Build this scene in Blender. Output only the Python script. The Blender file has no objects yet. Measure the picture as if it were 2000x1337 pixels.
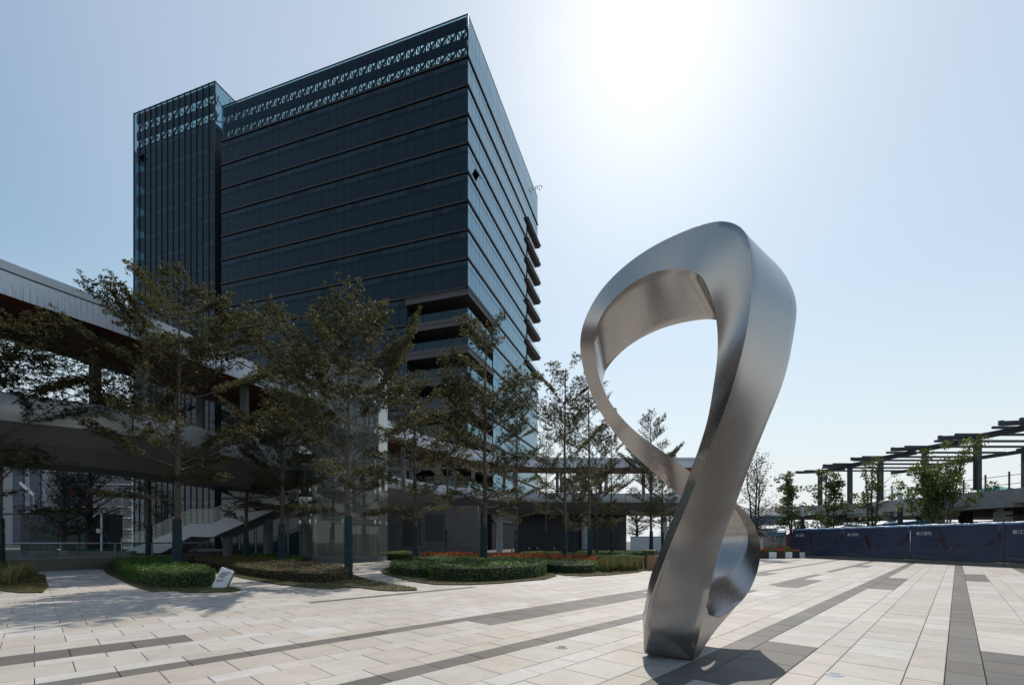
import bpy, bmesh, math, random
import numpy as np
from mathutils import Vector, Matrix
random.seed(7)
SC = bpy.context.scene
COL = SC.collection

# ------------------------------------------------------------------ camera
H, F, HY = 1.4, 901.0, 1056.0            # eye height (m), focal length and horizon in photo pixels
cam_d = bpy.data.cameras.new('camera')
cam = bpy.data.objects.new('camera', cam_d)
COL.objects.link(cam)
cam.location = (0, 0, H)
cam.rotation_euler = (math.radians(90), 0, 0)
cam_d.sensor_width = 36
cam_d.lens = F / 2000 * 36
cam_d.shift_y = (HY - 668.5) / 2000
cam_d.clip_start = 0.05
cam_d.clip_end = 3000
SC.camera = cam

# ------------------------------------------------------------------ sky and sun
SUN_EL, SUN_AZ = math.radians(48.6), math.radians(16.7)      # azimuth clockwise from +Y
w = bpy.data.worlds.new('World')
SC.world = w
w.use_nodes = True
nt = w.node_tree
nt.nodes.clear()
sky = nt.nodes.new('ShaderNodeTexSky')
sky.sky_type = 'NISHITA'
sky.sun_disc = False
sky.sun_elevation = SUN_EL
sky.sun_rotation = SUN_AZ
sky.air_density = 1.6
sky.dust_density = 0.66
sky.ozone_density = 1.6
bg = nt.nodes.new('ShaderNodeBackground')
bg.inputs['Strength'].default_value = 0.103
out = nt.nodes.new('ShaderNodeOutputWorld')
# pale ground haze: the sky whitens evenly towards the horizon all the way round
tc = nt.nodes.new('ShaderNodeTexCoord')
sx = nt.nodes.new('ShaderNodeSeparateXYZ')
nt.links.new(tc.outputs['Generated'], sx.inputs[0])
hz = nt.nodes.new('ShaderNodeMapRange')
hz.interpolation_type = 'SMOOTHSTEP'
hz.inputs[1].default_value, hz.inputs[2].default_value = -0.02, 0.46
hz.inputs[3].default_value, hz.inputs[4].default_value = 0.94, 0.02
nt.links.new(sx.outputs['Z'], hz.inputs[0])
# and towards the sun, as thin haze scatters forwards
dt = nt.nodes.new('ShaderNodeVectorMath'); dt.operation = 'DOT_PRODUCT'
dt.inputs[1].default_value = (math.sin(SUN_AZ) * math.cos(SUN_EL), math.cos(SUN_AZ) * math.cos(SUN_EL), math.sin(SUN_EL))
nt.links.new(tc.outputs['Generated'], dt.inputs[0])
fw = nt.nodes.new('ShaderNodeMapRange')
fw.interpolation_type = 'SMOOTHSTEP'
fw.inputs[1].default_value, fw.inputs[2].default_value = 0.48, 0.90
fw.inputs[3].default_value, fw.inputs[4].default_value = 0.0, 0.36
nt.links.new(dt.outputs['Value'], fw.inputs[0])
one = nt.nodes.new('ShaderNodeMath'); one.operation = 'SUBTRACT'; one.inputs[0].default_value = 1.0
nt.links.new(hz.outputs[0], one.inputs[1])
mad = nt.nodes.new('ShaderNodeMath'); mad.operation = 'MULTIPLY_ADD'      # hz + (1 - hz) * fw
nt.links.new(one.outputs[0], mad.inputs[0]); nt.links.new(fw.outputs[0], mad.inputs[1]); nt.links.new(hz.outputs[0], mad.inputs[2])
mxw = nt.nodes.new('ShaderNodeMix')
mxw.data_type = 'RGBA'
mxw.inputs[7].default_value = (7.1, 7.5, 8.0, 1)
nt.links.new(mad.outputs[0], mxw.inputs[0])
tn = nt.nodes.new('ShaderNodeMix')
tn.data_type = 'RGBA'; tn.blend_type = 'MULTIPLY'
tn.inputs[0].default_value = 1.0
tn.inputs[7].default_value = (0.97, 1.02, 1.0, 1)
nt.links.new(sky.outputs[0], tn.inputs[6])
nt.links.new(tn.outputs[2], mxw.inputs[6])
nt.links.new(mxw.outputs[2], bg.inputs[0])
nt.links.new(bg.outputs[0], out.inputs[0])
sd = bpy.data.lights.new('sun', 'SUN')
sd.energy = 3.4
sd.angle = math.radians(0.5)
sd.color = (1.0, 0.93, 0.83)
sun = bpy.data.objects.new('sun', sd)
COL.objects.link(sun)
sv = Vector((math.sin(SUN_AZ) * math.cos(SUN_EL), math.cos(SUN_AZ) * math.cos(SUN_EL), math.sin(SUN_EL)))
sun.rotation_euler = sv.to_track_quat('Z', 'Y').to_euler()
sun.location = sv * 100
vs = SC.view_settings
vs.view_transform = 'Standard'
vs.look = 'None'
vs.exposure = 0.15
vs.gamma = 1.0
vs.use_curve_mapping = False
SC.render.engine = 'CYCLES'
SC.cycles.use_denoising = True
SC.cycles.max_bounces = 8
SC.cycles.transparent_max_bounces = 16
SC.cycles.caustics_reflective = False
SC.cycles.caustics_refractive = False

# ------------------------------------------------------------------ helpers
def gp(px, py, z=0.0):
    """photo pixel -> point on the level z"""
    Y = (H - z) * F / (py - HY)
    return Vector(((px - 1000) / F * Y, Y, z))
def pt(px, py, Y):
    """photo pixel at depth Y"""
    return Vector(((px - 1000) / F * Y, Y, H + (HY - py) / F * Y))

def tag(o, label=None, cat=None, group=None, kind=None):
    if label: o['label'] = label
    if cat: o['category'] = cat
    if group: o['group'] = group
    if kind: o['kind'] = kind
    return o
def thing(name, loc, label, cat, group=None, rz=0.0):
    o = bpy.data.objects.new(name, None)
    COL.objects.link(o)
    o.location = loc
    o.rotation_euler = (0, 0, rz)
    o.empty_display_size = 0.2
    return tag(o, label, cat, group)
def link_mesh(name, me, parent=None, loc=None):
    o = bpy.data.objects.new(name, me)
    COL.objects.link(o)
    if parent: o.parent = parent
    if loc is not None: o.location = loc
    return o
def copy_tree(o, parent=None):
    c = o.copy()
    COL.objects.link(c)
    if parent: c.parent = parent
    for ch in list(o.children):
        copy_tree(ch, c)
    return c

class MB:
    """collects faces; build() links them as ONE mesh object"""
    def __init__(s):
        s.v, s.f, s.m = [], [], []
    def add(s, verts, faces, mi=0):
        n = len(s.v)
        s.v += [tuple(p) for p in verts]
        s.f += [tuple(i + n for i in f) for f in faces]
        s.m += [mi] * len(faces)
    def hexa(s, p, mi=0):
        """8 points: bottom ring 0-3, top ring 4-7"""
        s.add(p, [(3, 2, 1, 0), (4, 5, 6, 7), (0, 1, 5, 4), (1, 2, 6, 5), (2, 3, 7, 6), (3, 0, 4, 7)], mi)
    def box(s, x0, x1, y0, y1, z0, z1, mi=0):
        s.hexa([(x0, y0, z0), (x1, y0, z0), (x1, y1, z0), (x0, y1, z0), (x0, y0, z1), (x1, y0, z1), (x1, y1, z1), (x0, y1, z1)], mi)
    def beam(s, a, b, w_, h_, mi=0, up=(0, 0, 1)):
        a, b = Vector(a), Vector(b)
        d = (b - a).normalized()
        side = d.cross(Vector(up))
        if side.length < 1e-4: side = d.cross(Vector((0, 1, 0)))
        side.normalize()
        u = side.cross(d).normalized()
        p = []
        for q in (a, b):
            for sx, sz in ((-1, -1), (1, -1), (1, 1), (-1, 1)):
                p.append(q + side * sx * w_ / 2 + u * sz * h_ / 2)
        s.hexa(p, mi)
    def prism(s, poly, z0, z1, mi=0):
        n = len(poly)
        v = [(p[0], p[1], z0) for p in poly] + [(p[0], p[1], z1) for p in poly]
        s.add(v, [tuple(range(n - 1, -1, -1)), tuple(range(n, 2 * n))] + [(i, (i + 1) % n, n + (i + 1) % n, n + i) for i in range(n)], mi)
    def tube(s, pts, rad, n=8, mi=0, caps=True):
        pts = [Vector(p) for p in pts]
        if not hasattr(rad, '__len__'): rad = [rad] * len(pts)
        vs_, ref = [], None
        for i, p in enumerate(pts):
            d = (pts[min(i + 1, len(pts) - 1)] - pts[max(i - 1, 0)])
            d = d.normalized() if d.length > 1e-9 else Vector((0, 0, 1))
            if ref is None:
                ref = Vector((1, 0, 0)) if abs(d.x) < 0.8 else Vector((0, 1, 0))
            a = (ref - d * ref.dot(d)).normalized()
            ref = a
            b = d.cross(a)
            for k in range(n):
                t = 2 * math.pi * k / n
                vs_.append(p + (a * math.cos(t) + b * math.sin(t)) * rad[i])
        fs = []
        for i in range(len(pts) - 1):
            for k in range(n):
                k2 = (k + 1) % n
                fs.append((i * n + k, i * n + k2, (i + 1) * n + k2, (i + 1) * n + k))
        if caps:
            fs.append(tuple(range(n - 1, -1, -1)))
            fs.append(tuple(range((len(pts) - 1) * n, len(pts) * n)))
        s.add(vs_, fs, mi)
    def mesh(s, name, mats, origin=(0, 0, 0), smooth=None):
        me = bpy.data.meshes.new(name)
        o = Vector(origin)
        me.from_pydata([(p[0] - o.x, p[1] - o.y, p[2] - o.z) for p in s.v], [], s.f)
        for m in (mats if isinstance(mats, (list, tuple)) else [mats]): me.materials.append(m)
        me.polygons.foreach_set('material_index', s.m)
        if smooth is not None:
            me.polygons.foreach_set('use_smooth', [True] * len(me.polygons))
            me.set_sharp_from_angle(angle=math.radians(smooth))
        me.update()
        return me
    def build(s, name, mats, parent=None, smooth=None, origin=None):
        """vertices are world coordinates; the parent is an unrotated thing"""
        base = origin if origin is not None else (parent.matrix_basis.translation if parent else Vector((0, 0, 0)))
        if parent and parent.parent: base = base + parent.parent.matrix_basis.translation
        o = link_mesh(name, s.mesh(name, mats, base, smooth), parent)
        if parent is None and origin is not None: o.location = origin
        return o

def catmull(pts, per=12):
    pts = [Vector(p) for p in pts]
    P = [pts[0] * 2 - pts[1]] + pts + [pts[-1] * 2 - pts[-2]]
    r = []
    for i in range(1, len(P) - 2):
        for k in range(per):
            t = k / per
            a, b, c, d = P[i - 1], P[i], P[i + 1], P[i + 2]
            r.append(0.5 * ((2 * b) + (c - a) * t + (2 * a - 5 * b + 4 * c - d) * t * t + (3 * b - a - 3 * c + d) * t ** 3))
    r.append(pts[-1])
    return r
def resample(pts, step):
    d = [0.0]
    for i in range(1, len(pts)): d.append(d[-1] + (pts[i] - pts[i - 1]).length)
    n = max(2, int(round(d[-1] / step)))
    r, j = [], 0
    for k in range(n + 1):
        t = d[-1] * k / n
        while j < len(d) - 2 and d[j + 1] < t: j += 1
        u = (t - d[j]) / max(1e-9, d[j + 1] - d[j])
        r.append(pts[j].lerp(pts[j + 1], u))
    return r

# ------------------------------------------------------------------ materials
def srgb(r, g, b):
    def c(x):
        x /= 255.0
        return x / 12.92 if x <= 0.04045 else ((x + 0.055) / 1.055) ** 2.4
    return (c(r), c(g), c(b))
def principled(name, col, rough=0.6, metal=0.0, noise=0.0, nscale=6.0, bump=0.0, bscale=80.0, ior=1.5, spec=0.5, streak=None):
    m = bpy.data.materials.new(name)
    m.use_nodes = True
    N = m.node_tree
    b = N.nodes['Principled BSDF']
    b.inputs['Base Color'].default_value = (*col, 1)
    b.inputs['Roughness'].default_value = rough
    b.inputs['Metallic'].default_value = metal
    b.inputs['IOR'].default_value = ior
    b.inputs['Specular IOR Level'].default_value = spec
    geo = N.nodes.new('ShaderNodeNewGeometry')
    if noise:
        n = N.nodes.new('ShaderNodeTexNoise')
        n.inputs['Scale'].default_value = nscale
        n.inputs['Detail'].default_value = 6
        n.inputs['Roughness'].default_value = 0.65
        src = geo.outputs['Position']
        if streak:
            mp = N.nodes.new('ShaderNodeMapping')
            mp.inputs['Scale'].default_value = streak
            N.links.new(src, mp.inputs[0])
            src = mp.outputs[0]
        N.links.new(src, n.inputs['Vector'])
        mr = N.nodes.new('ShaderNodeMapRange')
        mr.inputs[1].default_value, mr.inputs[2].default_value = 0.25, 0.75
        mr.inputs[3].default_value, mr.inputs[4].default_value = 1 - noise, 1 + noise
        N.links.new(n.outputs[0], mr.inputs[0])
        mx = N.nodes.new('ShaderNodeVectorMath')
        mx.operation = 'SCALE'
        mx.inputs[0].default_value = col
        N.links.new(mr.outputs[0], mx.inputs['Scale'])
        N.links.new(mx.outputs[0], b.inputs['Base Color'])
    if bump:
        n2 = N.nodes.new('ShaderNodeTexNoise')
        n2.inputs['Scale'].default_value = bscale
        n2.inputs['Detail'].default_value = 4
        N.links.new(geo.outputs['Position'], n2.inputs['Vector'])
        bp = N.nodes.new('ShaderNodeBump')
        bp.inputs['Strength'].default_value = bump
        bp.inputs['Distance'].default_value = 0.02
        N.links.new(n2.outputs[0], bp.inputs['Height'])
        N.links.new(bp.outputs[0], b.inputs['Normal'])
    return m
def glass(name, tint, rough=0.02, ior=1.5, body=0.0, body_col=(0.3, 0.35, 0.35)):
    m = bpy.data.materials.new(name)
    m.use_nodes = True
    N = m.node_tree
    N.nodes.clear()
    o = N.nodes.new('ShaderNodeOutputMaterial')
    t = N.nodes.new('ShaderNodeBsdfTransparent')
    t.inputs[0].default_value = (*tint, 1)
    g = N.nodes.new('ShaderNodeBsdfGlossy')
    g.inputs['Roughness'].default_value = rough
    # Schlick: the same from both sides of a thin pane
    lw = N.nodes.new('ShaderNodeLayerWeight')
    pw = N.nodes.new('ShaderNodeMath'); pw.operation = 'POWER'; pw.inputs[1].default_value = 4.5
    N.links.new(lw.outputs['Facing'], pw.inputs[0])
    fr = N.nodes.new('ShaderNodeMapRange')
    r0 = ((ior - 1) / (ior + 1)) ** 2
    fr.inputs[3].default_value, fr.inputs[4].default_value = r0, 1.0
    N.links.new(pw.outputs[0], fr.inputs[0])
    mx = N.nodes.new('ShaderNodeMixShader')
    src = t.outputs[0]
    if body:
        df = N.nodes.new('ShaderNodeBsdfDiffuse')
        df.inputs[0].default_value = (*body_col, 1)
        m2 = N.nodes.new('ShaderNodeMixShader')
        m2.inputs[0].default_value = body
        N.links.new(t.outputs[0], m2.inputs[1])
        N.links.new(df.outputs[0], m2.inputs[2])
        src = m2.outputs[0]
    N.links.new(fr.outputs[0], mx.inputs[0])
    N.links.new(src, mx.inputs[1])
    N.links.new(g.outputs[0], mx.inputs[2])
    N.links.new(mx.outputs[0], o.inputs[0])
    return m
def leaf_mat(name, col, rough=0.4, trans=0.25, var=0.35, spec=0.5):
    m = bpy.data.materials.new(name)
    m.use_nodes = True
    N = m.node_tree
    b = N.nodes['Principled BSDF']
    o = N.nodes['Material Output']
    b.inputs['Roughness'].default_value = rough
    b.inputs['Specular IOR Level'].default_value = spec
    at = N.nodes.new('ShaderNodeAttribute')
    at.attribute_name = 'tone'
    mr = N.nodes.new('ShaderNodeMapRange')
    mr.inputs[3].default_value, mr.inputs[4].default_value = 1 - var, 1 + var
    N.links.new(at.outputs['Fac'], mr.inputs[0])
    sc = N.nodes.new('ShaderNodeVectorMath')
    sc.operation = 'SCALE'
    sc.inputs[0].default_value = col
    N.links.new(mr.outputs[0], sc.inputs['Scale'])
    N.links.new(sc.outputs[0], b.inputs['Base Color'])
    tr = N.nodes.new('ShaderNodeBsdfTranslucent')
    N.links.new(sc.outputs[0], tr.inputs[0])
    mx = N.nodes.new('ShaderNodeMixShader')
    mx.inputs[0].default_value = trans
    N.links.new(b.outputs[0], mx.inputs[1])
    N.links.new(tr.outputs[0], mx.inputs[2])
    N.links.new(mx.outputs[0], o.inputs[0])
    return m
def paver_mat(name):
    """granite slab: the tone comes with each slab, the grain from the stone's position"""
    m = bpy.data.materials.new(name)
    m.use_nodes = True
    N = m.node_tree
    b = N.nodes['Principled BSDF']
    b.inputs['Roughness'].default_value = 0.62
    b.inputs['Specular IOR Level'].default_value = 0.35
    at = N.nodes.new('ShaderNodeAttribute')
    at.attribute_name = 'tint'
    geo = N.nodes.new('ShaderNodeNewGeometry')
    def noise(scale, detail, lo, hi, rough=0.6):
        n = N.nodes.new('ShaderNodeTexNoise')
        n.inputs['Scale'].default_value = scale
        n.inputs['Detail'].default_value = detail
        n.inputs['Roughness'].default_value = rough
        N.links.new(geo.outputs['Position'], n.inputs['Vector'])
        r = N.nodes.new('ShaderNodeMapRange')
        r.inputs[1].default_value, r.inputs[2].default_value = 0.3, 0.7
        r.inputs[3].default_value, r.inputs[4].default_value = lo, hi
        N.links.new(n.outputs[0], r.inputs[0])
        return n, r.outputs[0]
    n1, f1 = noise(110, 3, 0.76, 1.22, 0.7)
    n2, f2 = noise(3.1, 7, 0.87, 1.09, 0.75)
    n3, f3 = noise(0.5, 5, 0.86, 1.07, 0.6)
    mu = N.nodes.new('ShaderNodeMath'); mu.operation = 'MULTIPLY'
    N.links.new(f1, mu.inputs[0]); N.links.new(f2, mu.inputs[1])
    mu2 = N.nodes.new('ShaderNodeMath'); mu2.operation = 'MULTIPLY'
    N.links.new(mu.outputs[0], mu2.inputs[0]); N.links.new(f3, mu2.inputs[1])
    sc = N.nodes.new('ShaderNodeVectorMath'); sc.operation = 'SCALE'
    N.links.new(at.outputs['Color'], sc.inputs[0])
    N.links.new(mu2.outputs[0], sc.inputs['Scale'])
    N.links.new(sc.outputs[0], b.inputs['Base Color'])
    bp = N.nodes.new('ShaderNodeBump')
    bp.inputs['Strength'].default_value = 0.25
    bp.inputs['Distance'].default_value = 0.004
    N.links.new(n1.outputs[0], bp.inputs['Height'])
    N.links.new(bp.outputs[0], b.inputs['Normal'])
    return m

M = {}
M['paver'] = paver_mat('granite_paver')
M['grout'] = principled('grout_sand', (0.09, 0.08, 0.07), 0.9, noise=0.2)
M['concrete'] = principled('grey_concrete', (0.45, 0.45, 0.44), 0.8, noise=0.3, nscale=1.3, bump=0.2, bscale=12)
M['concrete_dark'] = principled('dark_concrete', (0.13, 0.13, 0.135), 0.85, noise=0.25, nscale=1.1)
M['concrete_black'] = principled('unlit_tone_concrete', (0.06, 0.06, 0.06), 0.9, noise=0.3, nscale=1.0)  # recess wall carries its lack of light in this colour
M['wall_stone'] = principled('brown_granite_wall', (0.12, 0.105, 0.09), 0.6, noise=0.18, nscale=9)
M['kerb'] = principled('kerb_granite', (0.17, 0.16, 0.145), 0.75, noise=0.25, nscale=7)
M['facade_glass'] = principled('dark_facade_glass', (0.009, 0.019, 0.027), 0.025, ior=1.45, spec=0.42)
M['facade_glass2'] = principled('dark_facade_glass_lower', (0.014, 0.032, 0.042), 0.03, ior=1.45, spec=0.5)
M['side_glass'] = principled('sky_toned_facade_glass', (0.115, 0.235, 0.295), 0.05, metal=1.0)  # front's glass again, its bright sky reflection put into colour and metal
M['core'] = principled('building_core', (0.012, 0.014, 0.017), 0.7)
M['band'] = principled('bronze_metal_band', (0.024, 0.020, 0.018), 0.5, noise=0.15, nscale=2)
M['mullion'] = principled('dark_mullion', (0.006, 0.008, 0.010), 0.5, spec=0.25)
M['fin'] = principled('black_fin', (0.016, 0.021, 0.026), 0.5)
M['balcony'] = principled('grey_brown_panel', (0.085, 0.078, 0.076), 0.6, noise=0.12, nscale=1.5)
M['crown_glass'] = glass('tinted_crown_glass', (0.52, 0.66, 0.70), ior=1.4)
M['corner_glass'] = glass('tower_corner_glass', (0.42, 0.56, 0.60), ior=1.45)
M['clear_glass'] = glass('railing_glass', (0.86, 0.92, 0.90), ior=1.45)
M['lift_glass'] = glass('lift_glass', (0.76, 0.79, 0.77), ior=1.5, body=0.18, body_col=(0.42, 0.42, 0.39))
M['steel_grey'] = principled('painted_grey_steel', (0.19, 0.20, 0.205), 0.45, noise=0.08, nscale=3)
M['steel_light'] = principled('light_grey_steel', (0.40, 0.41, 0.41), 0.4, noise=0.08, nscale=3)
M['steel_dark'] = principled('dark_steel', (0.045, 0.05, 0.058), 0.5, noise=0.2, nscale=3)
M['alu_panel'] = principled('aluminium_panel', (0.46, 0.48, 0.50), 0.4, metal=0.4, noise=0.06, nscale=1.5)
M['soffit'] = principled('brown_slatted_soffit', (0.20, 0.078, 0.052), 0.6, noise=0.25, nscale=3, streak=(8, 1, 1))
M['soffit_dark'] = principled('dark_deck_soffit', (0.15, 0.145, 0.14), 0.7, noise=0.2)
M['white_paint'] = principled('white_paint', (0.78, 0.79, 0.80), 0.5, noise=0.05)
M['white_panel'] = principled('white_stringer_panel', (0.58, 0.59, 0.61), 0.45, noise=0.05)
M['black_plastic'] = principled('black_planter', (0.022, 0.022, 0.024), 0.5)
M['soil'] = principled('soil', (0.05, 0.038, 0.026), 0.95, noise=0.3, nscale=20)
M['bark'] = principled('pale_bark', (0.11, 0.088, 0.072), 0.85, noise=0.35, nscale=14, bump=0.5, bscale=40, streak=(1, 1, 0.25))
M['bark_dark'] = principled('dark_bark', (0.06, 0.048, 0.04), 0.9, noise=0.35, nscale=14, bump=0.5, bscale=40)
M['wrap'] = principled('teal_trunk_wrap', (0.010, 0.034, 0.040), 0.8, noise=0.3, nscale=22, bump=0.8, bscale=30)
M['strap'] = principled('brown_strap', (0.16, 0.10, 0.06), 0.8)
M['leaf'] = leaf_mat('small_tree_leaf', (0.094, 0.093, 0.042), 0.55, 0.42, 0.5, 0.18)
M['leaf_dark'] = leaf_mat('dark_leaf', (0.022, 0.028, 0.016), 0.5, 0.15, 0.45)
M['leaf_round'] = leaf_mat('camphor_leaf', (0.12, 0.155, 0.038), 0.5, 0.42, 0.45, 0.35)
M['leaf_red'] = leaf_mat('dry_red_leaf', (0.10, 0.055, 0.04), 0.6, 0.2, 0.4)
M['hedge_green'] = leaf_mat('hedge_leaf_green', (0.085, 0.165, 0.030), 0.55, 0.3, 0.5, 0.3)
M['hedge_deep'] = leaf_mat('hedge_leaf_deep_green', (0.095, 0.165, 0.042), 0.55, 0.3, 0.5, 0.3)
M['hedge_brown'] = leaf_mat('hedge_leaf_bronze', (0.16, 0.12, 0.052), 0.6, 0.2, 0.5, 0.25)
M['hedge_core'] = principled('hedge_twigs', (0.016, 0.016, 0.010), 0.95)
M['grass'] = leaf_mat('lawn_grass', (0.13, 0.12, 0.045), 0.7, 0.25, 0.45, 0.2)
M['lawn_base'] = principled('lawn_base', (0.07, 0.066, 0.026), 0.95, noise=0.4, nscale=5)
M['tall_grass'] = leaf_mat('ornamental_grass', (0.14, 0.14, 0.052), 0.6, 0.3, 0.5, 0.3)
M['red_plant'] = leaf_mat('red_foliage', (0.36, 0.115, 0.048), 0.55, 0.3, 0.75, 0.3)
M['flower_red'] = leaf_mat('red_flower', (0.40, 0.02, 0.03), 0.6, 0.2, 0.4)
M['wood'] = principled('brown_timber', (0.22, 0.12, 0.055), 0.6, noise=0.3, nscale=5, streak=(1, 1, 0.1))
M['bright_steel'] = principled('stainless_ring', (0.62, 0.62, 0.62), 0.3, metal=1.0)
M['lens'] = principled('frosted_lens', (0.30, 0.33, 0.34), 0.15)
M['blue_sign'] = principled('blue_sign_board', (0.010, 0.16, 0.34), 0.5, noise=0.08)
M['navy'] = principled('navy_banner', (0.024, 0.040, 0.085), 0.36, noise=0.2, nscale=1.2, bump=0.5, bscale=3)
M['hem_sky_sheen'] = principled('sky_sheen_hem', (0.20, 0.34, 0.56), 0.3, bump=0.8, bscale=7)  # navy cloth's fold, reflected sky put into the colour
M['print_teal'] = principled('teal_print', (0.05, 0.12, 0.15), 0.4, noise=0.2)
M['print_teal2'] = principled('deep_teal_print', (0.018, 0.045, 0.068), 0.4, noise=0.2)
M['print_red'] = principled('dull_red_print', (0.032, 0.014, 0.026), 0.4, noise=0.5, nscale=2.5)
M['print_pale'] = principled('pale_blue_print', (0.10, 0.13, 0.24), 0.4, noise=0.4, nscale=3)
M['print_white'] = principled('white_print', (0.55, 0.62, 0.64), 0.5)
M['print_faint'] = principled('faint_grey_print', (0.035, 0.050, 0.075), 0.5)
M['print_black'] = principled('black_print', (0.02, 0.022, 0.025), 0.6)
M['red_paint'] = principled('red_board', (0.26, 0.025, 0.020), 0.5, noise=0.2)
M['orange'] = principled('orange_edge', (0.42, 0.17, 0.04), 0.6, noise=0.4, nscale=6)
M['teal_net'] = principled('teal_netting', (0.06, 0.42, 0.36), 0.7, noise=0.3, nscale=5)
M['green_stake'] = principled('green_stake', (0.01, 0.12, 0.075), 0.5)
M['tan'] = principled('tan_rail', (0.42, 0.38, 0.32), 0.5, noise=0.2)
M['white_roof'] = principled('white_sheet_roof', (0.72, 0.76, 0.80), 0.5)
M['apartment_wall'] = principled('apartment_wall', (0.34, 0.35, 0.37), 0.8, noise=0.12)
M['apartment_glass'] = principled('apartment_window', (0.03, 0.05, 0.08), 0.1)
M['apartment_dark'] = principled('apartment_dark_panel', (0.06, 0.08, 0.12), 0.5)
M['pink'] = principled('pink_red_panel', (0.62, 0.10, 0.13), 0.6)
M['utility'] = principled('blue_black_cabinet', (0.012, 0.018, 0.030), 0.45)

# ------------------------------------------------------------------ ground and paving
D1 = Vector((870, 901, 0)).normalized()          # along the rows of slabs
D2 = Vector((-D1.y, D1.x, 0))                    # across the rows
def ab2w(a, b, z=0.0):
    p = D1 * a + D2 * b
    return Vector((p.x, p.y, z))
mb = MB()
mb.add([(-700, -300, -0.03), (700, -300, -0.03), (700, 900, -0.03), (-700, 900, -0.03)], [(0, 1, 2, 3)])
ground = mb.build('ground', M['grout'])
tag(ground, kind='structure')
GAP, CH = 0.007, 0.004
rows = []
for j in range(-8, 22):
    s0 = -0.21 + 2.135 * j
    for off, wd, typ in ((0, 0.305, 'strip'), (0.305, 0.305, 'n'), (0.61, 0.61, 'w'), (1.22, 0.305, 'n'), (1.525, 0.61, 'patch')):
        rows.append((s0 + off, wd, typ, j))
STRIP = {-3: [(20, 60)], -2: [(15, 33), (36, 60)], -1: [(30, 60)], 0: [(-9, 60)], 1: [(-9, 60)], 2: [(-9, 14), (16, 23), (25, 60)], 3: [(-0.5, 12.5), (14, 60)],
         4: [(17, 24), (27, 40)], 5: [(4.6, 9.2), (14, 20), (30, 45)], 6: [(25, 33)], 7: [(20, 27)]}
PATCH = {0: [(-9, 8.45), (22.9, 27.9)], 1: [(4.9, 7.45), (16.8, 22.9)], 2: [(15.8, 19.9), (31, 33.5)], 3: [(5.55, 11.2), (20.5, 23.0)],
         4: [(-9, 1.56), (18, 21)], -1: [(33, 36)], 5: [(20, 23)]}
LIGHT = [(0.510, 0.470, 0.424), (0.520, 0.490, 0.452), (0.475, 0.428, 0.374), (0.530, 0.508, 0.480), (0.495, 0.447, 0.396), (0.478, 0.442, 0.398),
         (0.505, 0.458, 0.408), (0.458, 0.412, 0.362)]
DARK = [(0.140, 0.128, 0.116), (0.122, 0.112, 0.102), (0.158, 0.146, 0.132), (0.132, 0.118, 0.105)]
def slab_geo(L, W):
    """top with a small chamfer and four sides, centred on the origin"""
    x, y = L / 2 - GAP / 2, W / 2 - GAP / 2
    v = []
    for z, i in ((-0.028, 0), (-CH, 0), (0.0, CH)):
        v += [(-x + i, -y + i, z), (x - i, -y + i, z), (x - i, y - i, z), (-x + i, y - i, z)]
    f = [(8, 9, 10, 11)]
    for r in (0, 4):
        for k in range(4):
            f.append((r + k, r + (k + 1) % 4, r + 4 + (k + 1) % 4, r + 4 + k))
    return v, f
slabs = []
rng = random.Random(3)
LEN = 0.622
for b0, wd, typ, j in rows:
    ph = 0.31 if wd > 0.5 else 0.0
    for i in range(-14, 110):
        a0 = ph + i * LEN
        c = ab2w(a0 + LEN / 2, b0 + wd / 2)
        if c.y < 2.6 or c.y > 46 or abs(c.x) > 1.16 * c.y + 1.5: continue
        hx = 24.8 + (39.4 - c.y) * 0.1387
        if c.x > hx + 0.4: continue
        if c.x < -27: continue
        am = a0 + LEN / 2
        dk = (typ == 'strip' and any(p <= am <= q for p, q in STRIP.get(j, []))) or (typ == 'patch' and any(p <= am <= q for p, q in PATCH.get(j + 1, [])))
        # tone drifts in runs along a row, as delivered pallets do
        run = random.Random(int(am // 2.5) * 131 + int(b0 * 100) * 7)
        base = run.randrange(len(LIGHT))
        ti = rng.randrange(len(DARK)) if dk else (base if rng.random() < 0.62 else rng.randrange(len(LIGHT)))
        # projected size in the photo
        px = F / c.y
        area = LEN * wd * px * px * H / c.y
        inview = abs(c.x) < 1.11 * c.y and c.y > 4.4
        slabs.append((area if inview else 0, a0 + LEN / 2, b0 + wd / 2, wd, dk, ti))
slabs.sort(key=lambda s_: -s_[0])
paving = tag(link_mesh('plaza_paving', None), kind='structure')
ROT = math.atan2(D1.y, D1.x)
cache = {}
def tint_attr(me, cols):
    at = me.attributes.new('tint', 'FLOAT_COLOR', 'POINT')
    at.data.foreach_set('color', np.asarray(cols, dtype=np.float32).ravel())
for area, a, b, wd, dk, ti in slabs[:300]:
    key = (wd, dk, ti)
    if key not in cache:
        v, f = slab_geo(LEN, wd)
        me = bpy.data.meshes.new('paving_slab')
        me.from_pydata(v, [], f)
        me.materials.append(M['paver'])
        col = (DARK if dk else LIGHT)[ti]
        tint_attr(me, [(*col, 1)] * len(v))
        cache[key] = me
    o = link_mesh('paving_slab', cache[key], paving, ab2w(a, b, rng.uniform(-0.0012, 0.0012)))
    o.rotation_euler = (rng.gauss(0, 0.0012), rng.gauss(0, 0.0012), ROT)
V, Fc, C = [], [], []
for area, a, b, wd, dk, ti in slabs[300:]:
    v, f = slab_geo(LEN, wd)
    n = len(V)
    dz = rng.uniform(-0.0012, 0.0012)
    V += [tuple(ab2w(a + p[0], b + p[1], p[2] + dz)) for p in v]
    Fc += [tuple(i + n for i in q) for q in f]
    col = (DARK if dk else LIGHT)[ti]
    C += [(*col, 1)] * len(v)
me = bpy.data.meshes.new('paving_slabs')
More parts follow.
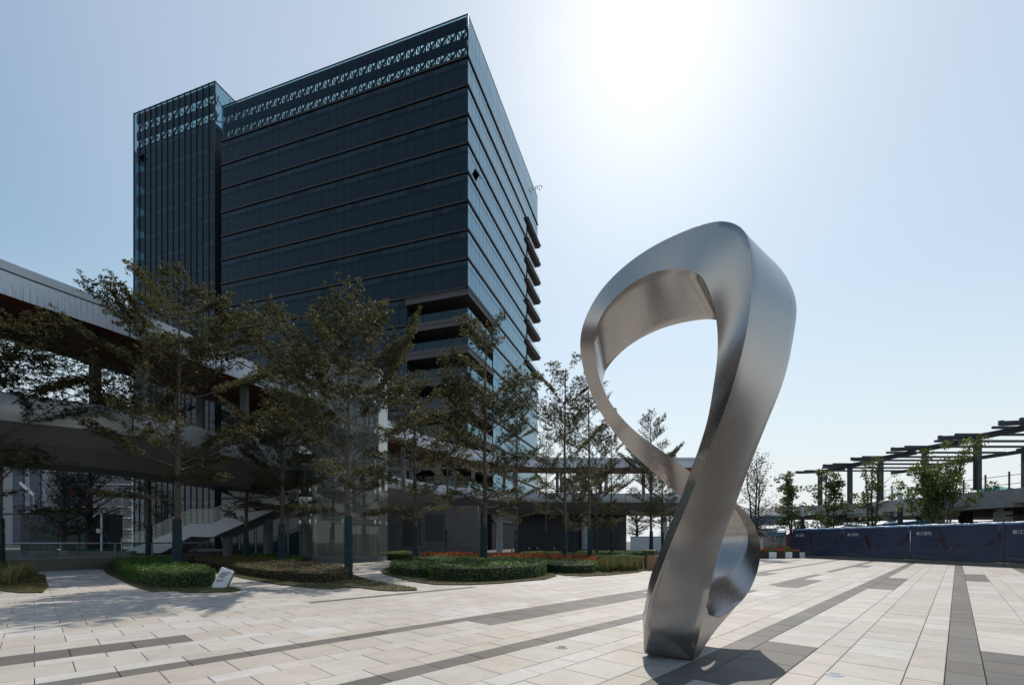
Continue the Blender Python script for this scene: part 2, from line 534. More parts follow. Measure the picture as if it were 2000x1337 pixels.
me.from_pydata(V, [], Fc)
me.materials.append(M['paver'])
tint_attr(me, C)
o = link_mesh('paving_slab_field', me, paving)
o['kind'] = 'stuff'

# round uplights set flush in the paving
def ground_light(px, py, label, closed):
    c = gp(px, py)
    t = thing('ground_light', c, label, 'ground light', 'round lights set in the paving')
    m_ = MB(); m2 = MB()
    n = 24
    ro, ri = 0.085, 0.058
    vs_ = []
    for r, z in ((ro, 0.0015), (ro - 0.006, 0.007), (ri, 0.007), (ri, 0.002)):
        vs_ += [(c.x + r * math.cos(k * 2 * math.pi / n), c.y + r * math.sin(k * 2 * math.pi / n), z) for k in range(n)]
    fs = [(r * n + k, r * n + (k + 1) % n, (r + 1) * n + (k + 1) % n, (r + 1) * n + k) for r in range(3) for k in range(n)]
    m_.add(vs_, fs)
    m_.build('ring', M['bright_steel'], t, smooth=30)
    m2.add([(c.x + ri * math.cos(k * 2 * math.pi / n), c.y + ri * math.sin(k * 2 * math.pi / n), 0.004) for k in range(n)], [tuple(range(n))])
    m2.build('lens', M['steel_dark'] if not closed else M['lens'], t)
ground_light(1098, 1263.5, 'round steel light with dark lens, left of the sculpture base', False)
ground_light(1630, 1316.5, 'round steel light with pale lens, right of the sculpture shadow', True)

# ------------------------------------------------------------------ sculpture: a square-sectioned band twisted into a loop
def sz(zx, zy, Y):
    px, py = 1080 + zx / 1.427, 400 + zy / 1.427
    # the upright limb leans out over the plaza as it rises
    k = (HY - py) / F
    Y = (Y - 0.21 * H) / (1 + 0.21 * k)
    return pt(px, py, Y)
# every section gives its four edge points (outer ridge, inner front edge, inner back edge, outer back edge)
SEC = [
 ((268,1110,5.52),(258,1105,6.05),(400,1100,5.80),(430,1105,5.35)),
 ((253,1215,5.46),(251,1150,6.02),(398,1105,5.80),(406,1205,5.32)),
 ((258,1252,5.62),(254,1125,6.15),(408,1102,5.85),(392,1273,5.40)),
 ((330,1185,6.55),(320,1085,6.40),(424,1112,5.90),(446,1194,5.94)),
 ((405,1056,7.0),(424,1058,6.56),(450,1149,5.95),(498,1132,6.32)),
 ((405,1000,7.20),(486,1030,6.68),(536,1093,6.15),(548,1062,6.70)),
 ((405,940,7.4),(543,948,6.76),(578,985,6.35),(530,985,7.10)),
 ((415,890,7.35),(534,893,6.85),(563,892,6.52),(520,880,7.20)),
 ((405,850,7.15),(488,826,6.85),(492,812,6.75),(455,850,7.2)),
 ((356,813,6.90),(381,742,6.75),(388,752,7.02),(362,806,7.12)),
 ((280,745,6.80),(311,690,6.62),(308,698,6.92),(286,742,7.02)),
 ((200,670,6.65),(241,640,6.48),(236,645,6.80),(204,667,6.90)),
 ((140,590,6.48),(181,580,6.32),(178,582,6.68),(145,588,6.78)),
 ((100,510,6.32),(137,505,6.18),(141,502,6.60),(108,508,6.68)),
 ((75,370,6.10),(115,372,6.00),(147,462,6.58),(100,455,6.68)),
 ((124,250,5.98),(150,285,5.90),(205,398,6.56),(160,330,6.68)),
 ((228,147,5.88),(245,203,5.82),(290,350,6.50),(266,262,6.55)),
 ((362,74,5.74),(338,178,5.72),(375,326,6.40),(390,185,6.40)),
 ((470,44,5.62),(405,192,5.62),(458,321,6.28),(508,118,6.22)),
 ((534,72,5.50),(436,245,5.58),(485,350,6.15),(600,142,6.15)),
 ((556,190,5.40),(455,320,5.58),(510,420,6.05),(677,255,5.98)),
 ((546,320,5.34),(458,415,5.60),(535,470,6.00),(668,385,5.85)),
 ((520,440,5.30),(446,510,5.62),(520,550,5.95),(642,495,5.75)),
 ((481,565,5.30),(430,600,5.66),(500,630,5.95),(600,600,5.65)),
 ((432,690,5.34),(402,690,5.74),(470,715,5.98),(560,700,5.56)),
 ((380,820,5.40),(352,825,5.82),(430,835,5.98),(513,825,5.47)),
 ((326,950,5.48),(301,955,5.94),(405,960,5.92),(470,945,5.40)),
 ((290,1045,5.52),(270,1040,6.02),(390,1050,5.84),(443,1048,5.36)),
]
def build_sculpture():
    ns = len(SEC)
    P = [[sz(*c) for c in s] for s in SEC]
    SUB, WN = 10, 8
    rings = []
    for i in range(ns):
        for k in range(SUB):
            t = k / SUB
            q = []
            for e in range(4):
                a, b, c, d = (P[(i + o) % ns][e] for o in (-1, 0, 1, 2))
                # centripetal parameters keep unevenly spaced sections smooth
                t0 = 0.0
                t1 = t0 + max(1e-4, (b - a).length) ** 0.5
                t2 = t1 + max(1e-4, (c - b).length) ** 0.5
                t3 = t2 + max(1e-4, (d - c).length) ** 0.5
                u = t1 + (t2 - t1) * t
                A1 = a * ((t1 - u) / (t1 - t0)) + b * ((u - t0) / (t1 - t0))
                A2 = b * ((t2 - u) / (t2 - t1)) + c * ((u - t1) / (t2 - t1))
                A3 = c * ((t3 - u) / (t3 - t2)) + d * ((u - t2) / (t3 - t2))
                B1 = A1 * ((t2 - u) / (t2 - t0)) + A2 * ((u - t0) / (t2 - t0))
                B2 = A2 * ((t3 - u) / (t3 - t1)) + A3 * ((u - t1) / (t3 - t1))
                q.append(B1 * ((t2 - u) / (t2 - t1)) + B2 * ((u - t1) / (t2 - t1)))
            rings.append(q)
    # relax each edge a little so the polished faces read smooth
    R = np.array([[tuple(p) for p in q] for q in rings])
    for _ in range(6):
        R = R * 0.5 + 0.25 * (np.roll(R, 1, 0) + np.roll(R, -1, 0))
    R[:, :, 2] = np.maximum(R[:, :, 2], 0.006)
    verts = []
    fr = [0.0, 0.008] + [k / WN for k in range(1, WN)] + [0.992]
    nr = 4 * len(fr)
    for q in R:
        for e in range(4):
            a, b = q[e], q[(e + 1) % 4]
            for f_ in fr:
                if f_ == 0.0:
                    pv = q[(e - 1) % 4]
                    verts.append(a + 0.002 * ((b - a) / (np.linalg.norm(b - a) + 1e-9) + (pv - a) / (np.linalg.norm(pv - a) + 1e-9)))
                else:
                    verts.append(a + (b - a) * f_)
    faces = []
    n = len(R)
    for i in range(n):
        i2 = (i + 1) % n
        for k in range(nr):
            k2 = (k + 1) % nr
            faces.append((i * nr + k, i * nr + k2, i2 * nr + k2, i2 * nr + k))
    org = Vector((1.9, 5.65, 0))
    me = bpy.data.meshes.new('twisted_loop_sculpture')
    me.from_pydata([tuple(Vector(v) - org) for v in verts], [], faces)
    bm = bmesh.new(); bm.from_mesh(me)
    bmesh.ops.recalc_face_normals(bm, faces=bm.faces[:])
    bm.to_mesh(me); bm.free()
    me.polygons.foreach_set('use_smooth', [True] * len(me.polygons))
    me.set_sharp_from_angle(angle=math.radians(38))
    # brushed steel
    m = bpy.data.materials.new('brushed_steel'); m.use_nodes = True
    N = m.node_tree; b = N.nodes['Principled BSDF']
    b.inputs['Metallic'].default_value = 1.0
    geo = N.nodes.new('ShaderNodeNewGeometry')
    mp = N.nodes.new('ShaderNodeMapping'); mp.inputs['Rotation'].default_value = (0.2, 0.5, 0.3); mp.inputs['Scale'].default_value = (40, 40, 2.5)
    N.links.new(geo.outputs['Position'], mp.inputs[0])
    n1 = N.nodes.new('ShaderNodeTexNoise'); n1.inputs['Scale'].default_value = 6; n1.inputs['Detail'].default_value = 5
    N.links.new(mp.outputs[0], n1.inputs['Vector'])
    n2 = N.nodes.new('ShaderNodeTexNoise'); n2.inputs['Scale'].default_value = 2.6; n2.inputs['Detail'].default_value = 7; n2.inputs['Roughness'].default_value = 0.65
    N.links.new(geo.outputs['Position'], n2.inputs['Vector'])
    ad = N.nodes.new('ShaderNodeMath'); ad.operation = 'ADD'
    N.links.new(n1.outputs[0], ad.inputs[0]); N.links.new(n2.outputs[0], ad.inputs[1])
    mr = N.nodes.new('ShaderNodeMapRange')
    mr.inputs[1].default_value, mr.inputs[2].default_value, mr.inputs[3].default_value, mr.inputs[4].default_value = 0.7, 1.3, 0.24, 0.31
    N.links.new(ad.outputs[0], mr.inputs[0]); N.links.new(mr.outputs[0], b.inputs['Roughness'])
    mc = N.nodes.new('ShaderNodeMapRange')
    mc.inputs[1].default_value, mc.inputs[2].default_value, mc.inputs[3].default_value, mc.inputs[4].default_value = 0.7, 1.3, 0.95, 1.04
    N.links.new(ad.outputs[0], mc.inputs[0])
    sc = N.nodes.new('ShaderNodeVectorMath'); sc.operation = 'SCALE'; sc.inputs[0].default_value = (0.43, 0.405, 0.39)
    N.links.new(mc.outputs[0], sc.inputs['Scale']); N.links.new(sc.outputs[0], b.inputs['Base Color'])
    me.materials.append(m)
    o = link_mesh('twisted_loop_sculpture', me)
    o.location = org
    tag(o, 'tall brushed steel sculpture of a twisted band looping like an eight', 'sculpture')
build_sculpture()

# ------------------------------------------------------------------ office tower
YC = 67.3
CO = Vector(((914 - 1000) / F * YC, YC, 0))
U = Vector((-2820, 901, 0)).normalized()         # along the shaded front
W_ = Vector((305, 901, 0)).normalized()          # along the sunlit-sky side
def B(s, t, z):
    p = CO + U * s + W_ * t
    return Vector((p.x, p.y, z))
def bbox(m, s0, s1, t0, t1, z0, z1, mi=0):
    # s runs leftwards, t away: order the ring so that faces point outwards
    m.hexa([B(s1, t0, z0), B(s0, t0, z0), B(s0, t1, z0), B(s1, t1, z0), B(s1, t0, z1), B(s0, t0, z1), B(s0, t1, z1), B(s1, t1, z1)], mi)
def zc(y): return H + (HY - y) / F * YC
FL = 4.2
ZTOP, ZCR = zc(28), zc(108.2)                    # parapet and foot of the glass crown
LS, LT = 47.3, 37.9
bands = [ZCR - FL * k for k in range(0, 9)]      # bands[8] is the soffit of the lower corner
ZS = bands[8]
tower = thing('office_building', B(0, 0, 0), 'dark glass office tower with bronze floor bands and a see-through truss crown', 'building')
m = MB()
bbox(m, 0.3, LS, 0.3, 28.9, ZS, ZCR)
bbox(m, 2.2, LS, 28.9, LT, ZS - 0.5, ZCR - 2.0)
bbox(m, 0.3, LS, 28.9, LT, ZCR - 2.0, ZCR)
bbox(m, 10.25, LS, 0.3, LT, 0, ZS)
bbox(m, 0.3, 10.25, 10.4, LT, 0, ZS - 0.5)
bbox(m, 3.2, 10.25, 3.2, 10.4, 0, ZS)
m.build('core_wall', M['core'], tower)

# glass panes: each a thin plate, tilted a hair so that the reflections differ
prng = random.Random(11)
def pane_front(m, s0, s1, z0, z1, t=0.0, mi=0):
    d = [prng.gauss(0, 0.004) for _ in range(3)]
    p = [B(s1, t + d[0], z0), B(s0, t + d[1], z0), B(s0, t + 0.05 + d[1], z0), B(s1, t + 0.05 + d[0], z0),
         B(s1, t + d[2], z1), B(s0, t + d[2], z1), B(s0, t + 0.05 + d[2], z1), B(s1, t + 0.05 + d[2], z1)]
    m.hexa(p, mi)
def pane_side(m, t0, t1, z0, z1, s=0.0, mi=0):
    d = [prng.gauss(0, 0.004) for _ in range(3)]
    p = [B(s + d[0], t0, z0), B(s + d[1], t1, z0), B(s + 0.05 + d[1], t1, z0), B(s + 0.05 + d[0], t0, z0),
         B(s + d[2], t0, z1), B(s + d[2], t1, z1), B(s + 0.05 + d[2], t1, z1), B(s + 0.05 + d[2], t0, z1)]
    m.hexa(p, mi)
NC = 33
cw = LS / NC
g = 0.03
count = 0
rest = MB(); rest_side = MB()
for k in range(0, 17):
    ztop = ZCR - FL * k - 0.42 if k else ZCR - 0.42
    zbot = ZCR - FL * (k + 1)
    if zbot < 0: break
    for c in range(NC):
        s0, s1 = c * cw + g, (c + 1) * cw - g
        if k >= 8 and s1 < 10.3: continue
        r1, r2 = ztop - 0.80, ztop - 1.10
        if k < 9 and count < 300:
            mm = MB(); pane_front(mm, s0, s1, zbot + g, r2 - g)
            mm.build('glass_pane', M['facade_glass'], tower); count += 1
        else:
            pane_front(rest, s0, s1, zbot + g, r2 - g, 0, 1 if prng.random() < 0.25 else 0)
        pane_front(rest, s0, s1, r1 + g, ztop - g, 0, 1 if prng.random() < 0.75 else 0)
        pane_front(rest, s0, s1, r2 + g, r1 - g, 0, 0)
o = rest.build('front_glazing', [M['facade_glass'], M['facade_glass2']], tower); o['kind'] = 'stuff'
NS = 26
sw = LT / NS
for k in range(0, 17):
    ztop = ZCR - FL * k - 0.42
    zbot = ZCR - FL * (k + 1)
    if zbot < 0: break
    for c in range(NS):
        t0, t1 = c * sw + g, (c + 1) * sw - g
        if k >= 8 and t1 < 10.45: continue
        if zbot < 9: continue
        if 28.9 < (t0 + t1) / 2 and 0 < k < 8: continue
        r1, r2 = ztop - 0.80, ztop - 1.10
        pane_side(rest_side, t0, t1, zbot + g, r2 - g)
        pane_side(rest_side, t0, t1, r2 + g, r1 - g)
        pane_side(rest_side, t0, t1, r1 + g, ztop - g)
o = rest_side.build('side_glazing', M['side_glass'], tower); o['kind'] = 'stuff'
# bronze floor bands
for k in range(0, 17):
    z1 = ZCR - FL * k
    if z1 < 1: break
    m = MB()
    sA = 10.25 if k >= 9 else -0.15
    tA = 10.4 if k >= 9 else -0.15
    bbox(m, sA, LS, -0.15, 0.3, z1 - 0.30, z1)
    tB = LT if (k == 0 or k > 8) else 28.9
    bbox(m, -0.152, 0.3, tA if k < 9 else 10.4, tB, z1 - 0.302, z1 - 0.002)
    m.build('floor_band', M['band'], tower)
# open awning windows
m = MB()
for (t, z) in ((2.6, ZCR - FL * 3 - 1.9), (26.5, ZCR - FL * 10 - 1.4)):
    m.hexa([B(-0.5, t, z - 0.75), B(-0.5, t + sw, z - 0.75), B(-0.44, t + sw, z - 0.75), B(-0.44, t, z - 0.75), B(-0.02, t, z), B(-0.02, t + sw, z), B(0.04, t + sw, z), B(0.04, t, z)])
m.build('open_window', M['mullion'], tower)

# glass crown with two tiers of trusses
crown = MB()
for c in range(NC):
    pane_front(crown, c * cw + g, (c + 1) * cw - g, ZCR + 2.9, ZTOP)
    pane_front(crown, c * cw + g, (c + 1) * cw - g, ZCR + 0.02, ZCR + 2.84)
o = crown.build('crown_glazing', M['crown_glass'], tower); o['kind'] = 'stuff'
side = MB()
for c in range(NS):
    pane_side(side, c * sw + g, (c + 1) * sw - g, ZCR + 2.9, ZTOP)
    pane_side(side, c * sw + g, (c + 1) * sw - g, ZCR + 0.02, ZCR + 2.84)
o = side.build('crown_side_glazing', M['side_glass'], tower); o['kind'] = 'stuff'
def crown_frame(parent, s0, s1, ztop, zbase, t0, step):
    """panel strips and trusses standing behind the crown glass"""
    h = ztop - zbase
    m = MB()
    for za, zb in ((0.765, 1.0), (0.315, 0.515), (0.0, 0.09)):
        bbox(m, s0, s1, t0 + 0.25, t0 + 0.35, zbase + za * h, zbase + zb * h - 0.02)
    m.build('crown_panel', M['mullion'], parent)
    n = int((s1 - s0) / step)
    for za, zb in ((0.515, 0.765), (0.09, 0.315)):
        m = MB()
        z0, z1 = zbase + za * h, zbase + zb * h
        for i in range(n):
            a, b = s0 + (s1 - s0) * i / n, s0 + (s1 - s0) * (i + 1) / n
            mid = (a + b) / 2
            m.beam(B(a, t0 + 0.45, z0), B(a, t0 + 0.45, z1), 0.24, 0.2)
            q = i % 2
            m.beam(B(a, t0 + 0.45, z0 if q else z1), B(b, t0 + 0.45, z1 if q else z0), 0.19, 0.15)
            m.beam(B(a, t0 + 0.95, z0 if not q else z1), B(b, t0 + 0.95, z1 if not q else z0), 0.15, 0.12)
            if i % 2 == 0: m.beam(B(a, t0 + 0.45, z0), B(a, t0 + 0.95, z1), 0.12, 0.12)
        m.beam(B(s0, t0 + 0.45, z0), B(s1, t0 + 0.45, z0), 0.16, 0.2)
        m.beam(B(s0, t0 + 0.45, z1), B(s1, t0 + 0.45, z1), 0.16, 0.2)
        m.build('crown_truss', M['steel_dark'], parent)
crown_frame(tower, 0.3, LS - 0.1, ZTOP, ZCR, 0.0, 0.85)
m = MB()
m.beam(B(-0.02, -0.02, ZCR), B(-0.02, -0.02, ZTOP), 0.14, 0.14)
bbox(m, 0.06, LS, -0.03, 0.10, ZTOP + 0.002, ZTOP + 0.10)
bbox(m, -0.03, 0.10, 0.12, LT, ZTOP + 0.002, ZTOP + 0.10)
for c in range(1, NC):
    m.beam(B(c * cw, 0.03, 8), B(c * cw, 0.03, ZTOP), 0.035, 0.05) if c * cw > 10.3 else m.beam(B(c * cw, 0.03, ZS), B(c * cw, 0.03, ZTOP), 0.035, 0.05)
m.build('mullion_frame', M['mullion'], tower)

# lower corner cut back into terraces
for k in range(8, 16):
    z1 = ZCR - FL * k
    if z1 < 6: break
    m = MB()
    top = z1 if k == 8 else z1 - 0.05
    bbox(m, -0.12, 10.25, -0.12, 3.2, top - 1.30, top - 0.45)
    bbox(m, -0.12, 3.2, 3.2, 10.4, top - 1.302, top - 0.45)
    bbox(m, 0.05, 10.25, 0.05, 3.2, top - 0.45, top - 0.02)
    bbox(m, 0.05, 3.2, 3.2, 10.4, top - 0.45, top - 0.02)
    bbox(m, -0.20, 10.25, -0.20, -0.121, top - 0.62, top - 0.46)
    bbox(m, -0.20, -0.121, -0.12, 10.4, top - 0.62, top - 0.46)
    m.build('terrace_slab', M['balcony'], tower)
    if k > 8:
        for c in range(7):
            m = MB()
            a, b = c * 1.464, (c + 1) * 1.464
            pane_front(m, a + 0.03, b - 0.03, top, top + 1.15, 0.1)
            m.build('balustrade_pane', M['facade_glass2'], tower)
        m = MB()
        for c in range(7):
            pane_side(m, c * 1.486 + 0.03, (c + 1) * 1.486 - 0.03, top, top + 1.15, 0.1)
        o = m.build('side_balustrade', M['side_glass'], tower)
    m = MB()
    zb = z1 - FL
    for c in range(5):
        a = 3.25 + c * 1.4
        pane_front(m, a + 0.04, a + 1.36, zb + 0.05, z1 - 1.4, 3.12)
    m.build('terrace_glazing', M['facade_glass2'], tower)
    m = MB()
    for c in range(6): m.beam(B(3.25 + c * 1.4, 3.08, zb), B(3.25 + c * 1.4, 3.08, z1 - 1.3), 0.07, 0.07)
    m.build('terrace_frame', M['steel_grey'], tower)
# stacked balconies at the far end of the side
for k in range(1, 9):
    z1 = ZCR - FL * k
    m = MB()
    bbox(m, -0.35, 2.2, 29.0, LT + 0.75, z1 - 0.75, z1 - 0.02)
    bbox(m, -0.55, 2.2, 28.95, LT + 1.0, z1 - 0.30, z1 - 0.16)
    bbox(m, 2.2, 4.5, LT, LT + 0.75, z1 - 0.752, z1 - 0.022)
    m.build('balcony_slab', M['balcony'], tower)
    m = MB()
    if k > 1:
        for c in range(6): pane_side(m, 29.0 + c * 1.6, 30.56 + c * 1.6, z1, z1 + 1.1, -0.3)
        m.hexa([B(3.5, LT + 0.7, z1), B(-0.3, LT + 0.7, z1), B(-0.3, LT + 0.74, z1), B(3.5, LT + 0.74, z1), B(3.5, LT + 0.7, z1 + 1.1), B(-0.3, LT + 0.7, z1 + 1.1), B(-0.3, LT + 0.74, z1 + 1.1), B(3.5, LT + 0.74, z1 + 1.1)])
        m.build('balcony_railing', M['clear_glass'], tower)
m = MB()
for c in range(6): m.beam(B(0.2, 28.95 + c * 1.78, ZS), B(0.2, 28.95 + c * 1.78, ZCR - 2), 0.12, 0.2) if c == 0 else None
m.build('balcony_post', M['mullion'], tower)

# cameras on the parapet
cb = B(0.0, 36.0, ZTOP + 0.10)
cam_t = thing('roof_camera', cb, 'small cluster of black cameras on a bracket above the far roof edge', 'camera')
m = MB()
m.beam(cb, cb + Vector((0.1, 0, 1.0)), 0.12, 0.12); m.beam(cb + Vector((0, 0, 0.9)), cb + Vector((1.2, -0.2, 1.1)), 0.07, 0.07)
m.build('bracket', M['mullion'], cam_t)
for dx, dz in ((0.5, 0.45), (1.0, 0.15), (1.4, 0.8)):
    m = MB(); m.tube([cb + Vector((dx, -0.1, dz)), cb + Vector((dx - 0.05, -0.55, dz - 0.22))], 0.12, 8)
    m.build('camera_head', M['mullion'], cam_t)

# ------------------------------------------------------------------ narrower tower beside it
S0, S1 = 48.76, 69.25
ZT2 = ZTOP + 4.9
ZC2 = ZT2 - 7.0
tw2 = thing('finned_tower', B(S0, 0, 0), 'narrow dark glass tower with black vertical fins left of the wide block', 'building')
m = MB()
bbox(m, S0 + 0.25, S1 - 2.4, 0.3, 26, 0, ZC2)
bbox(m, S1 - 2.4, S1 - 0.3, 5.0, 26, 0, ZC2)
for k in range(0, 19):
    z = ZC2 - FL * k
    if z > 1: bbox(m, S1 - 2.4, S1 - 0.25, 0.3, 5.0, z - 2.1, z)
m.build('core_wall', M['core'], tw2)
m = MB()
for k in range(0, 19):
    for q in range(4): pane_side(m, q * 1.25 + 0.03, q * 1.25 + 1.22, max(0.1, ZC2 - FL * (k + 1) + 0.03), max(0.3, ZC2 - FL * k - 0.03), S1 - 0.05)
for q in range(5): m.beam(B(S1 - 0.03, q * 1.25, 0), B(S1 - 0.03, q * 1.25, ZC2), 0.08, 0.08)
o = m.build('end_glazing', M['corner_glass'], tw2); o['kind'] = 'stuff'
n2 = 14
c2 = (S1 - S0) / n2
cnt = 0
rest = MB(); lit = MB()
for k in range(0, 19):
    zt, zb = ZC2 - FL * k, ZC2 - FL * (k + 1)
    if zb < 0: break
    for c in range(n2):
        a, b = S0 + c * c2 + 0.05, S0 + (c + 1) * c2 - 0.05
        dst = lit if c >= n2 - 2 else rest
        pane_front(dst, a, b, zt - 0.95, zt - g, 0, 1 if prng.random() < 0.7 else 0)
        pane_front(dst, a, b, zt - 1.25, zt - 0.95 - g, 0, 0)
        if c >= n2 - 2 or k > 13: pane_front(dst, a, b, zb + g, zt - 1.25 - g, 0, 0)
        else:
            mm = MB(); pane_front(mm, a, b, zb + g, zt - 1.25 - g)
            mm.build('glass_pane', M['facade_glass'], tw2); cnt += 1
o = rest.build('front_glazing', [M['facade_glass'], M['facade_glass2']], tw2); o['kind'] = 'stuff'
o = lit.build('corner_glazing', [M['corner_glass'], M['corner_glass']], tw2); o['kind'] = 'stuff'
for c in range(n2 + 1):
    m = MB()
    s = S0 + c * c2
    bbox(m, s - 0.05, s + 0.05, -0.14, 0.06, 0, ZT2 + 0.15)
    m.build('vertical_fin', M['fin'], tw2)
m = MB()
for c in range(n2):
    pane_front(m, S0 + c * c2 + 0.05, S0 + (c + 1) * c2 - 0.05, ZC2 + 3.6, ZT2)
    pane_front(m, S0 + c * c2 + 0.05, S0 + (c + 1) * c2 - 0.05, ZC2 + 0.02, ZC2 + 3.55)
for c in range(6):
    pane_side(m, c * 3.0 + 0.1, c * 3.0 + 2.95, ZC2 - 1.0, ZC2 + 3.5, S0 + 0.02)
    pane_side(m, c * 3.0 + 0.1, c * 3.0 + 2.95, ZC2 + 3.6, ZT2, S0 + 0.02)
o = m.build('crown_glazing', M['crown_glass'], tw2); o['kind'] = 'stuff'
crown_frame(tw2, S0 + 0.3, S1 - 0.3, ZT2, ZC2, 0.0, 1.46)
m = MB()
for c in range(7): m.beam(B(S0 + 0.25, c * 3.0 + 0.2, ZC2), B(S0 + 0.25, c * 3.0 + 0.2, ZT2), 0.14, 0.14)
for c in range(6):
    m.beam(B(S0 + 0.5, c * 3.0, ZC2 + 0.3), B(S0 + 0.5, c * 3.0 + 3.0, ZC2 + 2.2), 0.12, 0.12)
    m.beam(B(S0 + 0.5, c * 3.0 + 3.0, ZC2 + 3.4), B(S0 + 0.5, c * 3.0, ZC2 + 5.4), 0.12, 0.12)
bbox(m, S0 - 0.05, S0 + 0.08, 0.0, 18, ZT2 + 0.01, ZT2 + 0.16)
bbox(m, S0 + 0.1, S1, -0.05, 0.10, ZT2 + 0.012, ZT2 + 0.162)
m.build('crown_side_frame', M['mullion'], tw2)
m = MB()
m.hexa([B(51.3, -0.55, ZC2 - 5.15)] * 0 + [B(S1 - 1.4, -0.6, ZC2 - 2.1), B(S1 - 2.8, -0.6, ZC2 - 2.1), B(S1 - 2.8, -0.54, ZC2 - 2.1), B(S1 - 1.4, -0.54, ZC2 - 2.1), B(S1 - 1.4, -0.02, ZC2 - 1.3), B(S1 - 2.8, -0.02, ZC2 - 1.3), B(S1 - 2.8, 0.04, ZC2 - 1.3), B(S1 - 1.4, 0.04, ZC2 - 1.3)])
m.build('open_window', M['mullion'], tw2)

# ------------------------------------------------------------------ vegetation builders
def quads_mesh(name, Pq, tone, mat):
    """Pq: (n,4,3) leaf quads, tone: (n,) brightness of each leaf"""
    n = len(Pq)
    me = bpy.data.meshes.new(name)
    me.vertices.add(n * 4)
    me.vertices.foreach_set('co', np.asarray(Pq, dtype=np.float32).ravel())
    me.loops.add(n * 4)
    me.loops.foreach_set('vertex_index', np.arange(n * 4, dtype=np.int32))
    me.polygons.add(n)
    me.polygons.foreach_set('loop_start', np.arange(0, n * 4, 4, dtype=np.int32))
    me.polygons.foreach_set('loop_total', np.full(n, 4, dtype=np.int32))
    at = me.attributes.new('tone', 'FLOAT', 'POINT')
    at.data.foreach_set('value', np.repeat(np.asarray(tone, dtype=np.float32), 4))
    me.materials.append(mat)
    me.update(calc_edges=True)
    return me
def leaf_quads(C, Dv, Nv, L, Wd):
    """rhombic leaves at C pointing along Dv with normal Nv"""
    Dv = Dv / (np.linalg.norm(Dv, axis=1, keepdims=True) + 1e-9)
    S = np.cross(Dv, Nv)
    S /= (np.linalg.norm(S, axis=1, keepdims=True) + 1e-9)
    L = np.asarray(L).reshape(-1, 1); Wd = np.asarray(Wd).reshape(-1, 1)
    Up = np.cross(S, Dv)
    return np.stack([C, C + Dv * L * 0.55 + S * Wd / 2 + Up * L * 0.05, C + Dv * L, C + Dv * L * 0.55 - S * Wd / 2 + Up * L * 0.05], axis=1)

